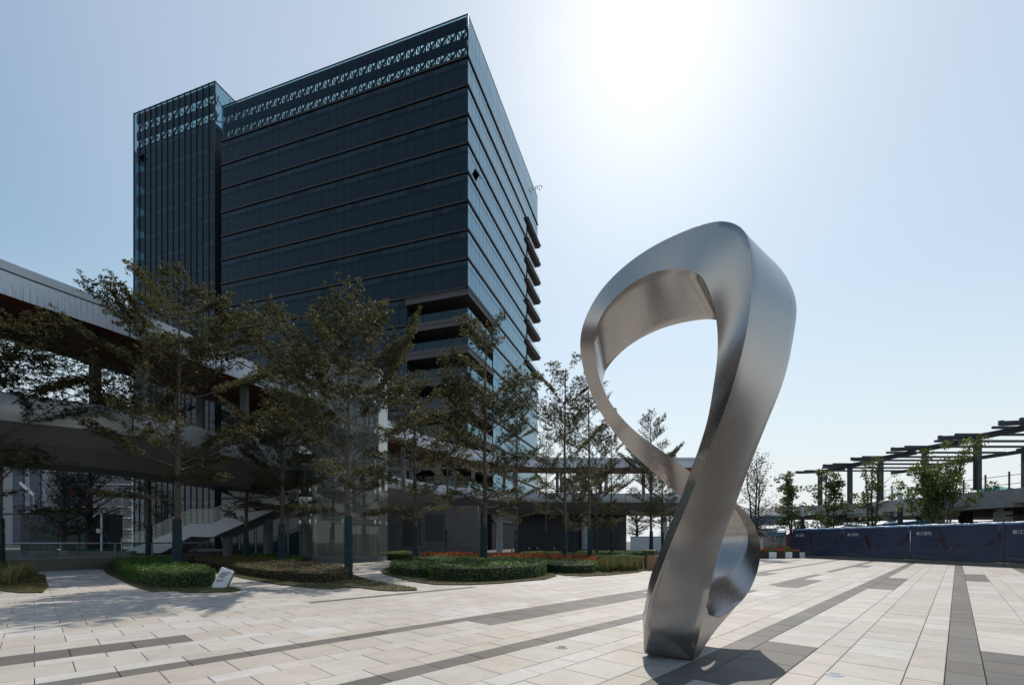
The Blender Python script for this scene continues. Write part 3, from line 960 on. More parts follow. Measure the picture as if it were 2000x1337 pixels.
def tiered_tree(seed, Ht, R, base, up=(8, 58), pk=0.38, density=1.0, reach=None, leaf=0.112, trunk_r=0.13):
    """layered crown: limbs leave a straight leader and fan out flat; returns trunk MB and leaf arrays"""
    r = random.Random(seed); nr_ = np.random.default_rng(seed)
    tb = MB()
    N = 14
    wob = [(0, 0)]
    for i in range(N): wob.append((wob[-1][0] + r.gauss(0, 0.02), wob[-1][1] + r.gauss(0, 0.02)))
    tp = [Vector((wob[i][0], wob[i][1], Ht * 0.97 * i / N)) for i in range(N + 1)]
    tr = [trunk_r * (1 - 0.93 * (i / N)) ** 0.8 + 0.006 for i in range(N + 1)]
    tr[0] *= 1.25
    tb.tube(tp, tr, 9)
    cen, dirs = [], []
    def on_trunk(h):
        x = h / (Ht * 0.97) * N
        i = min(N - 1, int(x)); u = x - i
        return tp[i].lerp(tp[i + 1], u), tr[i] * (1 - u) + tr[i + 1] * u
    az = r.uniform(0, 6.28)
    tiers = []
    h = base
    while h < Ht * 0.955:
        tiers.append(h)
        h += r.uniform(0.08, 0.2) if r.random() < 0.66 else r.uniform(0.5, 0.85)
    for h in tiers:
        f = (h - base) / (Ht - base)
        az += 2.399 + r.uniform(-0.5, 0.5)
        prof = (0.72 + 0.44 * f / pk) if f < pk else (1.16 - 0.90 * ((f - pk) / (1 - pk)) ** 1.4)
        L = R * prof * r.uniform(0.72, 1.12)
        if reach:      # one or more limbs that overreach in a given direction: (azimuth, fraction, gain)
            for a_, f_, g_ in reach:
                dd = math.cos(az - a_)
                if dd > 0.5 and abs(f - f_) < 0.22: L *= 1 + (g_ - 1) * dd
        el = math.radians(up[0] + (up[1] - up[0]) * f ** 0.8 + r.uniform(-9, 11))
        p0, pr = on_trunk(h)
        d = Vector((math.cos(az) * math.cos(el), math.sin(az) * math.cos(el), math.sin(el)))
        pts = [p0]
        k = 6
        dd = d.copy()
        for i in range(k):
            dd = (dd + Vector((r.gauss(0, 0.07), r.gauss(0, 0.07), (0.035 if f < 0.5 else -0.02) + r.gauss(0, 0.03)))).normalized()
            pts.append(pts[-1] + dd * L / k)
        r0 = max(0.010, pr * 0.42)
        tb.tube(pts, [r0 * (1 - 0.88 * i / k) for i in range(k + 1)], 5, caps=False)
        # side shoots in a flat fan
        nsh = max(5, int(L * 6.5))
        for sidx in range(nsh):
            u = 0.22 + 0.78 * (sidx + r.random()) / nsh
            x = u * k; i = min(k - 1, int(x))
            q0 = pts[i].lerp(pts[i + 1], x - i)
            td = (pts[i + 1] - pts[i]).normalized()
            hz = Vector((-td.y, td.x, 0))
            if hz.length < 1e-3: hz = Vector((1, 0, 0))
            hz.normalize()
            sgn = 1 if sidx % 2 else -1
            sd_ = (td * r.uniform(0.5, 1.0) + hz * sgn * r.uniform(0.5, 1.0) + Vector((0, 0, r.uniform(-0.06, 0.20)))).normalized()
            sl = L * (1.08 - u) * r.uniform(0.35, 0.75) + 0.26
            q1 = q0 + sd_ * sl * 0.5 + Vector((0, 0, 0.02))
            q2 = q0 + sd_ * sl + Vector((0, 0, r.uniform(-0.04, 0.08)))
            tb.tube([q0, q1, q2], [r0 * 0.34 * (1 - 0.7 * u) + 0.003, r0 * 0.2 * (1 - 0.7 * u) + 0.0025, 0.002], 4, caps=False)
            nc = max(5, int(sl * 17 * density))
            for c in range(nc):
                v = (c + r.random()) / nc
                if v < 0.12: continue
                pc = (q0.lerp(q1, v * 2) if v < 0.5 else q1.lerp(q2, v * 2 - 1))
                off = hz * r.gauss(0, 0.085) + td * r.gauss(0, 0.085)
                cen.append(pc + off + Vector((0, 0, r.gauss(0.02, 0.035)))); dirs.append(sd_)
        for c in range(int(5 * density)):
            cen.append(pts[-1] + Vector((r.gauss(0, 0.06), r.gauss(0, 0.06), r.gauss(0, 0.04)))); dirs.append(dd)
    cen = np.array([tuple(c) for c in cen]); dirs = np.array([tuple(c) for c in dirs])
    per = 7
    C = np.repeat(cen, per, 0)
    n = len(C)
    ang = nr_.uniform(0, 2 * np.pi, n)
    D = np.stack([np.cos(ang), np.sin(ang), nr_.normal(0.12, 0.32, n)], 1) + np.repeat(dirs, per, 0) * 0.7
    Nn = np.stack([nr_.normal(0, 0.45, n), nr_.normal(0, 0.45, n), np.ones(n)], 1)
    L = nr_.uniform(0.6, 1.15, n) * leaf
    C = C + nr_.normal(0, 0.025, (n, 3))
    Q = leaf_quads(C, D, Nn, L, L * 0.46)
    tone = np.clip(np.repeat(nr_.normal(0.45, 0.22, len(cen)), per) + nr_.normal(0, 0.12, n), 0, 1)
    return tb, Q, tone

def clump_tree(seed, Ht, R, stems=3, first=0.35, nclump=60, per=130, leaf=0.13, trunk_r=0.09, squash=0.75, spread=0.35, fill=1.0):
    """several stems that divide into leafy clumps with sky between them"""
    r = random.Random(seed); nr_ = np.random.default_rng(seed)
    tb = MB()
    tips = []
    for s in range(stems):
        a = s * 6.283 / stems + r.uniform(-0.4, 0.4)
        q = Vector((math.cos(a) * 0.08, math.sin(a) * 0.08, 0)) if stems > 1 else Vector((0, 0, 0))
        pts = [q]
        out_ = spread * R * r.uniform(0.5, 1.2) if stems > 1 else 0.1
        top = Ht * r.uniform(0.62, 0.85)
        for i in range(1, 7):
            u = i / 6
            pts.append(Vector((q.x + math.cos(a) * out_ * u + r.gauss(0, 0.04), q.y + math.sin(a) * out_ * u + r.gauss(0, 0.04), top * u)))
        rad = [trunk_r * (1 - 0.75 * i / 6) + 0.01 for i in range(7)]
        tb.tube(pts, rad, 7)
        nb = max(5, nclump // stems)
        for b in range(nb):
            u = first + (1 - first) * (b + r.random()) / nb
            x = u * 6; i = min(5, int(x))
            p0 = pts[i].lerp(pts[i + 1], x - i)
            az = r.uniform(0, 6.283)
            f = max(0.0, (u - first) / (1 - first))
            L = R * (0.45 + 0.75 * math.sin(math.pi * min(1, 0.18 + 0.75 * f))) * r.uniform(0.45, 1.05)
            el = math.radians(10 + 60 * f + r.uniform(-12, 12))
            d = Vector((math.cos(az) * math.cos(el), math.sin(az) * math.cos(el), math.sin(el)))
            p1 = p0 + d * L * 0.55 + Vector((0, 0, r.uniform(-0.05, 0.12)))
            p2 = p0 + d * L + Vector((0, 0, r.uniform(0, 0.2)))
            tb.tube([p0, p1, p2], [rad[i] * 0.4 + 0.004, rad[i] * 0.24 + 0.004, 0.005], 4, caps=False)
            for c in range(2):
                tips.append((p2 if c == 0 else p1) + Vector((r.gauss(0, 0.1), r.gauss(0, 0.1), r.gauss(0, 0.1))))
    tips = np.array([tuple(t) for t in tips])
    tips = tips[nr_.random(len(tips)) < fill]
    C = np.repeat(tips, per, 0)
    n = len(C)
    rad = np.repeat(nr_.uniform(0.16, 0.34, len(tips)) * R / 1.6, per)
    v = nr_.normal(0, 1, (n, 3)); v /= np.linalg.norm(v, axis=1, keepdims=True)
    C = C + v * (rad * nr_.uniform(0.25, 1.1, n) ** 0.6)[:, None] * np.array([1, 1, squash])
    D = v + nr_.normal(0, 0.6, (n, 3)); D[:, 2] -= 0.15
    Nn = np.stack([nr_.normal(0, 0.6, n), nr_.normal(0, 0.6, n), np.ones(n)], 1)
    L = nr_.uniform(0.6, 1.15, n) * leaf
    Q = leaf_quads(C, D, Nn, L, L * 0.55)
    tone = np.clip(np.repeat(nr_.normal(0.5, 0.2, len(tips)), per) + nr_.normal(0, 0.15, n), 0, 1)
    return tb, Q, tone

PROTO = {}
def proto(key, kind, lm='leaf', bark='bark', **kw):
    tb, Q, tone = (tiered_tree if kind == 'tier' else clump_tree)(**kw)
    kw['Ht'] = float(np.percentile(Q[:, 0, 2], 99.7))      # the height the crown really reaches
    PROTO[key] = (tb.mesh('trunk', M[bark], smooth=60), quads_mesh('crown', Q, tone, M[lm]), kw)
# crown heights below are for 11 m trees; each planted tree is scaled to its own height
proto('a', 'tier', seed=21, Ht=11, R=4.0, base=2.9, up=(8, 54), pk=0.55, density=1.0, trunk_r=0.118, reach=[(math.pi * 0.95, 0.6, 1.22), (0.1, 0.5, 1.15)])
proto('b', 'tier', seed=5, Ht=11, R=3.9, base=2.5, up=(6, 52), pk=0.55, density=1.0, trunk_r=0.115, reach=[(math.pi, 0.3, 1.3)])
proto('c', 'tier', seed=34, Ht=11, R=2.9, base=2.6, up=(4, 50), density=1.0, trunk_r=0.13)
proto('d', 'tier', seed=47, Ht=11, R=2.5, base=3.2, up=(8, 52), density=0.85, trunk_r=0.11)
proto('e', 'tier', seed=58, Ht=11, R=2.9, base=2.3, up=(3, 46), density=0.9, trunk_r=0.12)

def plant_tree(key, loc, Ht, rz, label, group, name='tiered_tree', wrap=2.35, wide=1.0, strap=False, cat='tree'):
    tm, cm, kw = PROTO[key]
    s = Ht / kw['Ht']
    t = thing(name, loc, label, cat, group, rz)
    for nm, me in (('trunk', tm), ('crown', cm)):
        o = link_mesh(nm, me, t)
        o.scale = (s * wide, s * wide, s)
    if wrap:
        r0 = kw['trunk_r'] * s * wide * 1.22 + 0.02
        m_ = MB()
        rr = random.Random(int(loc[0] * 100))
        k = 14
        m_.tube([(rr.gauss(0, .004), rr.gauss(0, .004), wrap * i / k) for i in range(k + 1)], [r0 * (1.06 - 0.16 * i / k) + rr.uniform(-0.004, 0.012) for i in range(k + 1)], 12)
        link_mesh('trunk_wrap', m_.mesh('trunk_wrap', M['wrap'], smooth=60), t)
        m_ = MB()
        n = 40
        turns = 1.6 if strap else 1.05
        z0, z1 = (0.35, 1.75) if strap else (wrap * 0.42, wrap * 0.47)
        pts = [((r0 + 0.012) * math.cos(turns * 6.283 * i / n), (r0 + 0.012) * math.sin(turns * 6.283 * i / n), z0 + (z1 - z0) * i / n) for i in range(n + 1)]
        m_.tube(pts, 0.010, 5)
        link_mesh('strap', m_.mesh('strap', M['strap']), t)
        m_ = MB()
        rt = kw['trunk_r'] * s * wide * 0.9 + 0.03
        m_.tube([(rt * math.cos(a), rt * math.sin(a), wrap * 1.17) for a in np.linspace(0, 6.283, 13)], 0.022, 5)
        link_mesh('tie', m_.mesh('tie', M['green_stake']), t)
    return t
G1 = 'wrapped trees planted in the hedge beds'
def tt(key, px, Y, ytop, rz, label, **kw):
    z = H + (HY - ytop) / F * Y
    plant_tree(key, Vector(((px - 1000) / F * Y, Y, 0)), z, rz, label, G1, **kw)
tt('b', -2, 19.1, 600, 0.6, 'wrapped tree in the tall grass bed at the far left edge', strap=True, wide=1.2)
tt('a', 346, 19.9, 535, 0.15, 'tallest wrapped tree with spiral strap, in the green hedge by the white sign', strap=True, wide=1.04)
tt('d', 291, 28.0, 640, 1.2, 'thinner wrapped tree at the back of the green hedge by the white sign', wide=0.95)
tt('e', 480, 31.0, 735, 2.2, 'wrapped tree behind the bronze hedge in front of the white staircase', wide=0.95)
tt('c', 550, 26.3, 700, 0.4, 'wrapped tree in the small bright hedge left of the glass lift tower', wide=1.0)
tt('b', 681, 17.6, 572, 3.3, 'wrapped tree on the bare lawn tip, standing in front of the glass lift tower', wide=1.0)
tt('e', 812, 29.6, 735, 4.0, 'wrapped tree at the left end of the red foliage strip', wide=1.05)
tt('d', 872, 38.0, 800, 5.2, 'slim wrapped tree in front of the grey block right of the lift tower', wide=0.85)
tt('c', 945, 26.6, 618, 1.0, 'wrapped tree in the middle of the big clipped hedge before the red foliage', wide=0.92)
tt('e', 1008, 38.5, 800, 0.9, 'wrapped tree behind the red foliage, right of the big hedge', wide=0.8)
tt('d', 1103, 30.6, 702, 2.6, 'slender tree with thin top, trunk rising from the right half of the red foliage', wide=0.95)
tt('d', 1152, 37.0, 742, 0.2, 'bushy slender tree just right of the thin topped one, seen left of the sculpture', wide=0.95)
tt('c', 1165, 43.0, 850, 5.0, 'low wrapped tree behind the ornamental grass, crown under the footbridge roof', wide=0.7)
tt('e', 1195, 45.0, 850, 3.9, 'wrapped tree farther back, crown spreading below the footbridge deck', wide=0.7)
tt('d', 1066, 45.0, 850, 4.4, 'wrapped tree with flat crown against the dark wall behind the red foliage', wide=0.75)
tt('c', 1272, 46.0, 806, 3.0, 'tree with pointed crown seen through the opening of the sculpture', wide=0.85)
tt('e', 1294, 49.0, 862, 5.5, 'second tree behind the pointed one, lower crown beside the sculpture limb', wide=0.75)
tt('c', 1120, 46.0, 880, 2.0, 'small wrapped tree between the slender trees and the dark wall', wide=0.7)
tt('e', 716, 37.0, 830, 2.9, 'dim wrapped tree behind the right side of the glass lift tower', wide=0.8)
# trees that stand outside the frame on the left and throw their shade across the paving
# ------------------------------------------------------------------ hedges, lawns and beds
def tri_area(poly):
    return abs(sum(poly[i][0] * poly[(i + 1) % len(poly)][1] - poly[(i + 1) % len(poly)][0] * poly[i][1] for i in range(len(poly)))) / 2
def inside(P, poly):
    x, y = P[:, 0], P[:, 1]
    r = np.zeros(len(P), bool)
    j = len(poly) - 1
    for i in range(len(poly)):
        xi, yi, xj, yj = poly[i][0], poly[i][1], poly[j][0], poly[j][1]
        c = ((yi > y) != (yj > y)) & (x < (xj - xi) * (y - yi) / (yj - yi + 1e-12) + xi)
        r ^= c
        j = i
    return r
def sample_poly(poly, n, g_):
    xs = [p[0] for p in poly]; ys = [p[1] for p in poly]
    res = np.zeros((0, 2))
    while len(res) < n:
        P = np.stack([g_.uniform(min(xs), max(xs), n * 3), g_.uniform(min(ys), max(ys), n * 3)], 1)
        res = np.concatenate([res, P[inside(P, poly)]])
    return res[:n]
def smooth_poly(poly, it=2):
    for _ in range(it):
        q = []
        for i in range(len(poly)):
            a, b = Vector(poly[i]), Vector(poly[(i + 1) % len(poly)])
            q += [a.lerp(b, 0.2), a.lerp(b, 0.8)]
        poly = q
    return poly
def pxpoly(pts, it=1):
    return smooth_poly([gp(*p) for p in pts], it)
def hedge(pts, h, mat, label, seed, dens=420, leaf=0.06, name='hedge', group='clipped hedges around the trees', taper=0.06, core=True):
    poly = pxpoly(pts, 2)
    c = sum(poly, Vector((0, 0, 0))) / len(poly)
    t = thing(name, (c.x, c.y, 0), label, 'hedge', group)
    g_ = np.random.default_rng(seed)
    m_ = MB()
    inner = [p + (c - p).normalized() * 0.10 for p in poly]
    m_.prism(inner, -0.02, h - 0.07)
    m_.build('twig_core', M['hedge_core'], t)
    A = tri_area(poly)
    per = sum((poly[i] - poly[(i + 1) % len(poly)]).length for i in range(len(poly)))
    n1, n2 = int(A * dens), int(per * h * dens * 1.25)
    n1 = min(n1, 16000)
    P = sample_poly(poly, n1, g_)
    def wavy(x, y): return 0.035 * np.sin(x * 3.1 + seed) + 0.03 * np.sin(y * 4.3 + x * 1.7) + 0.02 * np.sin(x * 9 + y * 7)
    top = np.stack([P[:, 0], P[:, 1], h + wavy(P[:, 0], P[:, 1]) - np.abs(g_.normal(0, 0.045, n1))], 1)
    # sides
    ln = np.array([(poly[i] - poly[(i + 1) % len(poly)]).length for i in range(len(poly))])
    idx = g_.choice(len(poly), n2, p=ln / ln.sum())
    u = g_.random(n2)
    a = np.array([(p.x, p.y) for p in poly])
    S = a[idx] * (1 - u)[:, None] + a[(idx + 1) % len(poly)] * u[:, None]
    z = g_.random(n2) * (h + 0.01)
    toC = np.array([c.x, c.y]) - S
    toC /= np.linalg.norm(toC, axis=1, keepdims=True)
    S = S + toC * (np.abs(g_.normal(0, 0.045, n2)) + np.where(z > h - 0.09, (z - h + 0.09) * 0.8, 0) + 0.03 * np.sin(S[:, :1] * 5 + S[:, 1:] * 4)[:, 0])[:, None]
    side = np.stack([S[:, 0], S[:, 1], z + wavy(S[:, 0], S[:, 1]) * (z / h)], 1)
    nout = np.stack([-toC[:, 0], -toC[:, 1], np.full(n2, 0.25)], 1)
    C = np.concatenate([top, side])
    Nb = np.concatenate([np.tile([0, 0, 1.0], (n1, 1)), nout]) + g_.normal(0, 0.5, (n1 + n2, 3))
    D = g_.normal(0, 1, (n1 + n2, 3)); D[:, 2] = np.abs(D[:, 2]) * 0.6
    L = g_.uniform(0.6, 1.3, n1 + n2) * leaf
    Q = leaf_quads(C, D, Nb, L, L * 0.55)
    tone = np.clip(g_.normal(0.45, 0.2, len(C)) + 0.12 * np.sin(C[:, 0] * 2.3 + C[:, 1] * 3.1), 0, 1)
    o = link_mesh('foliage', quads_mesh('foliage', Q - np.array([c.x, c.y, 0]), tone, M[mat]), t)
    return t
def blades(pts, n, hgt, wid, mat, name, label, cat, seed, kind='stuff', lean=0.5, it=1, z0=0.0, thick=None, clump=0):
    poly = pxpoly(pts, it)
    g_ = np.random.default_rng(seed)
    P = sample_poly(poly, n if not clump else clump, g_)
    if clump:
        P = np.repeat(P, n // clump, 0) + g_.normal(0, hgt * 0.07, (clump * (n // clump), 2))
        n = len(P)
    C = np.stack([P[:, 0], P[:, 1], np.full(n, z0)], 1)
    a = g_.uniform(0, 6.283, n)
    ln = np.abs(g_.normal(0, lean, n))
    D = np.stack([np.cos(a) * ln, np.sin(a) * ln, np.ones(n)], 1)
    Nn = np.stack([np.cos(a + g_.normal(0, 0.5, n)), np.sin(a + g_.normal(0, 0.5, n)), np.full(n, 0.2)], 1)
    L = g_.uniform(0.45, 1.15, n) * hgt
    Q = leaf_quads(C, D, Nn, L, np.full(n, wid) * g_.uniform(0.7, 1.3, n))
    tone = np.clip(g_.normal(0.5, 0.25, n) + 0.15 * np.sin(P[:, 0] * 1.7 + P[:, 1] * 2.3), 0, 1)
    c = sum(poly, Vector((0, 0, 0))) / len(poly)
    o = link_mesh(name, quads_mesh(name, Q - np.array([c.x, c.y, 0]), tone, M[mat]), None, (c.x, c.y, 0))
    tag(o, label, cat, kind=kind)
    return o
def lawn(pts, n, label, seed):
    poly = pxpoly(pts, 1)
    m_ = MB()
    m_.prism(poly, -0.02, 0.035)
    o = m_.build('lawn_soil', M['lawn_base'], None, origin=sum(poly, Vector((0, 0, 0))) / len(poly))
    tag(o, kind='structure')
    blades(pts, n, 0.055, 0.012, 'grass', 'lawn', label, 'lawn', seed, lean=0.7, z0=0.03)
lawn([(-60, 1143), (30, 1158), (97, 1157), (86, 1119), (-60, 1112)], 16000, 'worn turf strip round the tall grass at the left edge', 1)
lawn([(198, 1115), (288, 1157), (345, 1153), (357, 1158), (482, 1155), (430, 1142), (345, 1100), (212, 1104)], 22000, 'thin turf rim round the green hedge by the tilted white sign', 2)
lawn([(372, 1106), (520, 1139), (640, 1151), (690, 1146), (760, 1155), (828, 1152), (760, 1140), (712, 1131), (676, 1116), (450, 1095)], 26000, 'turf rim with a bare tip round the bronze hedge', 3)
lawn([(738, 1118), (830, 1142), (945, 1142), (1090, 1129), (1076, 1112), (950, 1105), (830, 1107), (760, 1107)], 20000, 'turf rim round the big clipped hedge', 4)
lawn([(1050, 1108), (1090, 1124), (1170, 1125), (1262, 1116), (1258, 1104), (1160, 1096)], 14000, 'turf below the ornamental grass left of the sculpture', 5)
hedge([(212, 1113), (298, 1151), (415, 1148), (420, 1136), (352, 1122), (350, 1102), (262, 1096)], 0.50, 'hedge_green', 'bright green clipped hedge beside the tilted white sign', 11, leaf=0.065)
hedge([(378, 1105), (520, 1131), (640, 1142), (684, 1132), (676, 1118), (560, 1108), (470, 1098), (385, 1096)], 0.40, 'hedge_brown', 'long bronze leaved hedge between the white sign and the lift tower', 12, leaf=0.055)
hedge([(440, 1094), (555, 1107), (588, 1105), (590, 1097), (520, 1090)], 0.42, 'hedge_green', 'small bright green hedge behind the bronze hedge', 13)
hedge([(757, 1118), (790, 1126), (832, 1130), (870, 1112), (830, 1106), (770, 1108)], 0.40, 'hedge_deep', 'low dark end of the clipped hedge left of the big block', 14)
hedge([(826, 1134), (945, 1138), (1070, 1127), (1062, 1113), (950, 1106), (850, 1110)], 0.54, 'hedge_deep', 'big clipped green hedge block with a tree growing through it', 15, leaf=0.065)
hedge([(800, 1102), (1000, 1108), (1092, 1121), (1166, 1120), (1170, 1110), (1040, 1098), (820, 1095)], 0.42, 'hedge_deep', 'long low hedge in front of the red foliage', 16)
hedge([(740, 1092), (812, 1097), (820, 1090), (750, 1084)], 0.55, 'hedge_deep', 'dark hedge at the foot of the grey block', 17)
hedge([(1010, 1086), (1130, 1091), (1180, 1089), (1040, 1080)], 0.35, 'hedge_green', 'low green hedge row behind the red foliage', 18)
hedge([(1150, 1094), (1262, 1099), (1275, 1093), (1170, 1088)], 0.34, 'hedge_deep', 'low hedge row left of the timber litter bin', 19)
hedge([(1120, 1084), (1270, 1088), (1276, 1083), (1140, 1079)], 0.40, 'hedge_green', 'farthest hedge row before the white site wall', 20)
blades([(-70, 1148), (20, 1150), (60, 1138), (62, 1118), (-70, 1106)], 4200, 0.62, 0.022, 'tall_grass', 'ornamental_grass', 'arching tall grass round the tree at the left edge', 'grass', 31, lean=0.55, clump=70)
blades([(1165, 1119), (1215, 1117), (1256, 1114), (1250, 1104), (1180, 1102)], 5200, 0.62, 0.03, 'tall_grass', 'ornamental_grass', 'tufts of ornamental grass at the right end of the beds', 'grass', 32, lean=0.5, clump=90)
blades([(822, 1096), (1000, 1101), (1165, 1109), (1165, 1100), (1000, 1093), (822, 1090)], 9000, 0.62, 0.07, 'red_plant', 'red_foliage_bed', 'strip of orange red leaved plants behind the clipped hedges', 'plants', 33, lean=0.65, clump=300)

# young trees beyond the hoarding and the bare one by the planters
proto('r1', 'clump', lm='leaf_round', seed=71, Ht=7.5, R=2.3, stems=5, first=0.52, nclump=62, per=75, leaf=0.21, trunk_r=0.085, spread=0.45)
proto('r2', 'clump', lm='leaf_round', seed=72, Ht=7.5, R=1.5, stems=2, first=0.35, nclump=44, per=70, leaf=0.19, trunk_r=0.08, fill=0.85)
proto('r3', 'clump', lm='leaf_round', seed=73, Ht=7.5, R=1.05, stems=3, first=0.42, nclump=40, per=34, leaf=0.17, trunk_r=0.09, fill=0.75)
proto('bare', 'clump', lm='leaf_red', bark='bark_dark', seed=75, Ht=8, R=1.7, stems=3, first=0.25, nclump=80, per=16, leaf=0.13, trunk_r=0.07, fill=0.95)
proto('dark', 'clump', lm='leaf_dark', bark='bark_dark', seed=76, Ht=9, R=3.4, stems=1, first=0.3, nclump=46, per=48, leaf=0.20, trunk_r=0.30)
G2 = 'young trees standing behind the hoarding'
def rt(key, px, Y, ytop, rz, label, **kw):
    z = H + (HY - ytop) / F * Y
    return plant_tree(key, Vector(((px - 1000) / F * Y, Y, 0)), z, rz, label, G2, name='young_tree', wrap=0, **kw)
rt('r1', 1838, 31.5, 862, 0.3, 'largest round leafy tree, with five stems, above the hoarding', wide=0.8)
rt('r3', 1704, 37.0, 896, 1.1, 'narrow sparse tree behind the second banner of the hoarding')
rt('r2', 1622, 40.5, 916, 2.0, 'two stemmed leafy tree behind the first navy banner', wide=1.05)
rt('r2', 1545, 44.0, 925, 4.1, 'leafy tree behind the joint of the poster and the navy banners', wide=1.05)
t = plant_tree('bare', Vector(((1474 - 1000) / F * 36.5, 36.5, 0)), H + (HY - 880) / F * 36.5, 0.6, 'nearly bare reddish tree behind the sculpture by the planters', None, name='bare_tree', wrap=0)
# dark trees on green stakes behind the glass railing
def staked(px, Y, ytop, rz, label):
    z = H + (HY - ytop) / F * Y
    c = Vector(((px - 1000) / F * Y, Y, 0))
    t = plant_tree('dark', c, z, rz, label, 'dark trees behind the glass railing', name='staked_tree', wrap=0)
    for k in range(3):
        a = k * 2.094 + 0.5
        m_ = MB()
        m_.tube([(1.7 * math.cos(a), 1.7 * math.sin(a), 0.0), (0.3 * math.cos(a), 0.3 * math.sin(a), 3.3)], 0.045, 6)
        link_mesh('stake', m_.mesh('stake', M['green_stake']), t, None).rotation_euler = (0, 0, -rz)
    m_ = MB(); m_.tube([(1.9 * math.cos(a), 1.9 * math.sin(a), 0.75) for a in (0.5, 2.594, 4.688, 0.5)], 0.035, 5)
    link_mesh('brace', m_.mesh('brace', M['green_stake']), t).rotation_euler = (0, 0, -rz)
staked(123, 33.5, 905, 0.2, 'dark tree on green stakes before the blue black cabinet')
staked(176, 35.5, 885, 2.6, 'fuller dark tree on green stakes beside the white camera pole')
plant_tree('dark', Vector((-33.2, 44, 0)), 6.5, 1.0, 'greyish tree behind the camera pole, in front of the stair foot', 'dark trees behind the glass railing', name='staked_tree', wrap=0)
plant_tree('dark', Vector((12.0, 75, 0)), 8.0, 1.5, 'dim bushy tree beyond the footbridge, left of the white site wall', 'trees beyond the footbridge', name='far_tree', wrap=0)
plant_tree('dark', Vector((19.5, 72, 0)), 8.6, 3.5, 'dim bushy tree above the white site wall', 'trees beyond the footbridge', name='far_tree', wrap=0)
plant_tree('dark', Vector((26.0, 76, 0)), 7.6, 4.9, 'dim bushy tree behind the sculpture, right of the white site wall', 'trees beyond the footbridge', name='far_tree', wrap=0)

# ------------------------------------------------------------------ elevated covered walkway
def left_of(pts, i):
    d = pts[min(i + 1, len(pts) - 1)] - pts[max(i - 1, 0)]
    d.z = 0; d.normalize()
    return Vector((-d.y, d.x, 0))
def sweep(m, pts, prof, mi=0, closed=True, i0=0, i1=None):
    """prof: (offset to the left, height) ring carried along the level path"""
    i1 = len(pts) - 1 if i1 is None else i1
    n = len(prof)
    v = []
    for i in range(i0, i1 + 1):
        L = left_of(pts, i)
        for o_, z in prof: v.append((pts[i].x + L.x * o_, pts[i].y + L.y * o_, z))
    f = []
    for i in range(i1 - i0):
        for k in range(n if closed else n - 1):
            k2 = (k + 1) % n
            f.append((i * n + k, (i + 1) * n + k, (i + 1) * n + k2, i * n + k2))
    if closed:
        f.append(tuple(range(n))); f.append(tuple(range((i1 - i0 + 1) * n - 1, (i1 - i0) * n - 1, -1)))
    m.add(v, f, mi)
M['perforated'] = M['alu_panel'].copy(); M['perforated'].name = 'perforated_panel'
N = M['perforated'].node_tree
bs = N.nodes['Principled BSDF']
geo = N.nodes.new('ShaderNodeNewGeometry')
wv = N.nodes.new('ShaderNodeTexVoronoi'); wv.inputs['Scale'].default_value = 11; wv.inputs['Randomness'].default_value = 0.12
N.links.new(geo.outputs['Position'], wv.inputs['Vector'])
rp = N.nodes.new('ShaderNodeMapRange'); rp.inputs[1].default_value, rp.inputs[2].default_value = 0.24, 0.30
N.links.new(wv.outputs['Distance'], rp.inputs[0])
big = N.nodes.new('ShaderNodeTexNoise'); big.inputs['Scale'].default_value = 0.9; big.inputs['Detail'].default_value = 2
N.links.new(geo.outputs['Position'], big.inputs['Vector'])
bgm = N.nodes.new('ShaderNodeMapRange'); bgm.inputs[1].default_value, bgm.inputs[2].default_value = 0.45, 0.6
N.links.new(big.outputs[0], bgm.inputs[0])
mxm = N.nodes.new('ShaderNodeMath'); mxm.operation = 'MAXIMUM'
N.links.new(rp.outputs[0], mxm.inputs[0]); N.links.new(bgm.outputs[0], mxm.inputs[1])
mxc = N.nodes.new('ShaderNodeMix'); mxc.data_type = 'RGBA'
mxc.inputs[6].default_value = (0.10, 0.11, 0.12, 1); mxc.inputs[7].default_value = (0.55, 0.58, 0.62, 1)
N.links.new(mxm.outputs[0], mxc.inputs[0]); N.links.new(mxc.outputs[2], bs.inputs['Base Color'])

walk = thing('elevated_walkway', (-16, 25, 0), 'curving elevated walkway with brown soffit canopy and pale metal fascia', 'walkway')
RP = resample(catmull([(-24.5, 4, 0), (-21.6, 11.5, 0), (-19.2, 17.3, 0), (-17.3, 21.3, 0), (-15.3, 27.5, 0), (-11.0, 40, 0), (-6.5, 50.5, 0), (0, 57.0, 0), (9, 58.4, 0), (26, 58.4, 0)], 10), 1.15)
ZR = 12.0
seg = 4
for i in range(0, len(RP) - seg, seg):
    m = MB(); sweep(m, RP, [(0.0, ZR - 0.36), (0.0, ZR - 0.02), (0.10, ZR), (0.6, ZR), (0.6, ZR - 0.36)], 0, True, i, i + seg)
    m.build('roof_edge_panel', M['alu_panel'], walk)
    m = MB(); sweep(m, RP, [(0.06, ZR - 1.28), (0.05, ZR - 0.40), (0.11, ZR - 0.40), (0.12, ZR - 1.28)], 0, True, i, i + seg)
    m.build('perforated_panel', M['perforated'], walk)
for i in range(0, len(RP), seg):
    L = left_of(RP, i); p = RP[i]
    m = MB(); m.beam((p.x + L.x * 0.03, p.y + L.y * 0.03, ZR - 1.28), (p.x + L.x * 0.03, p.y + L.y * 0.03, ZR + 0.005), 0.05, 0.05)
    m.build('panel_joint', M['steel_dark'], walk)
m = MB(); sweep(m, RP, [(0.2, ZR - 1.25), (0.7, ZR - 1.30), (5.6, ZR - 1.10), (5.8, ZR - 0.9), (5.6, ZR - 0.06), (0.2, ZR - 0.06)])
m.build('canopy_soffit', M['soffit'], walk)
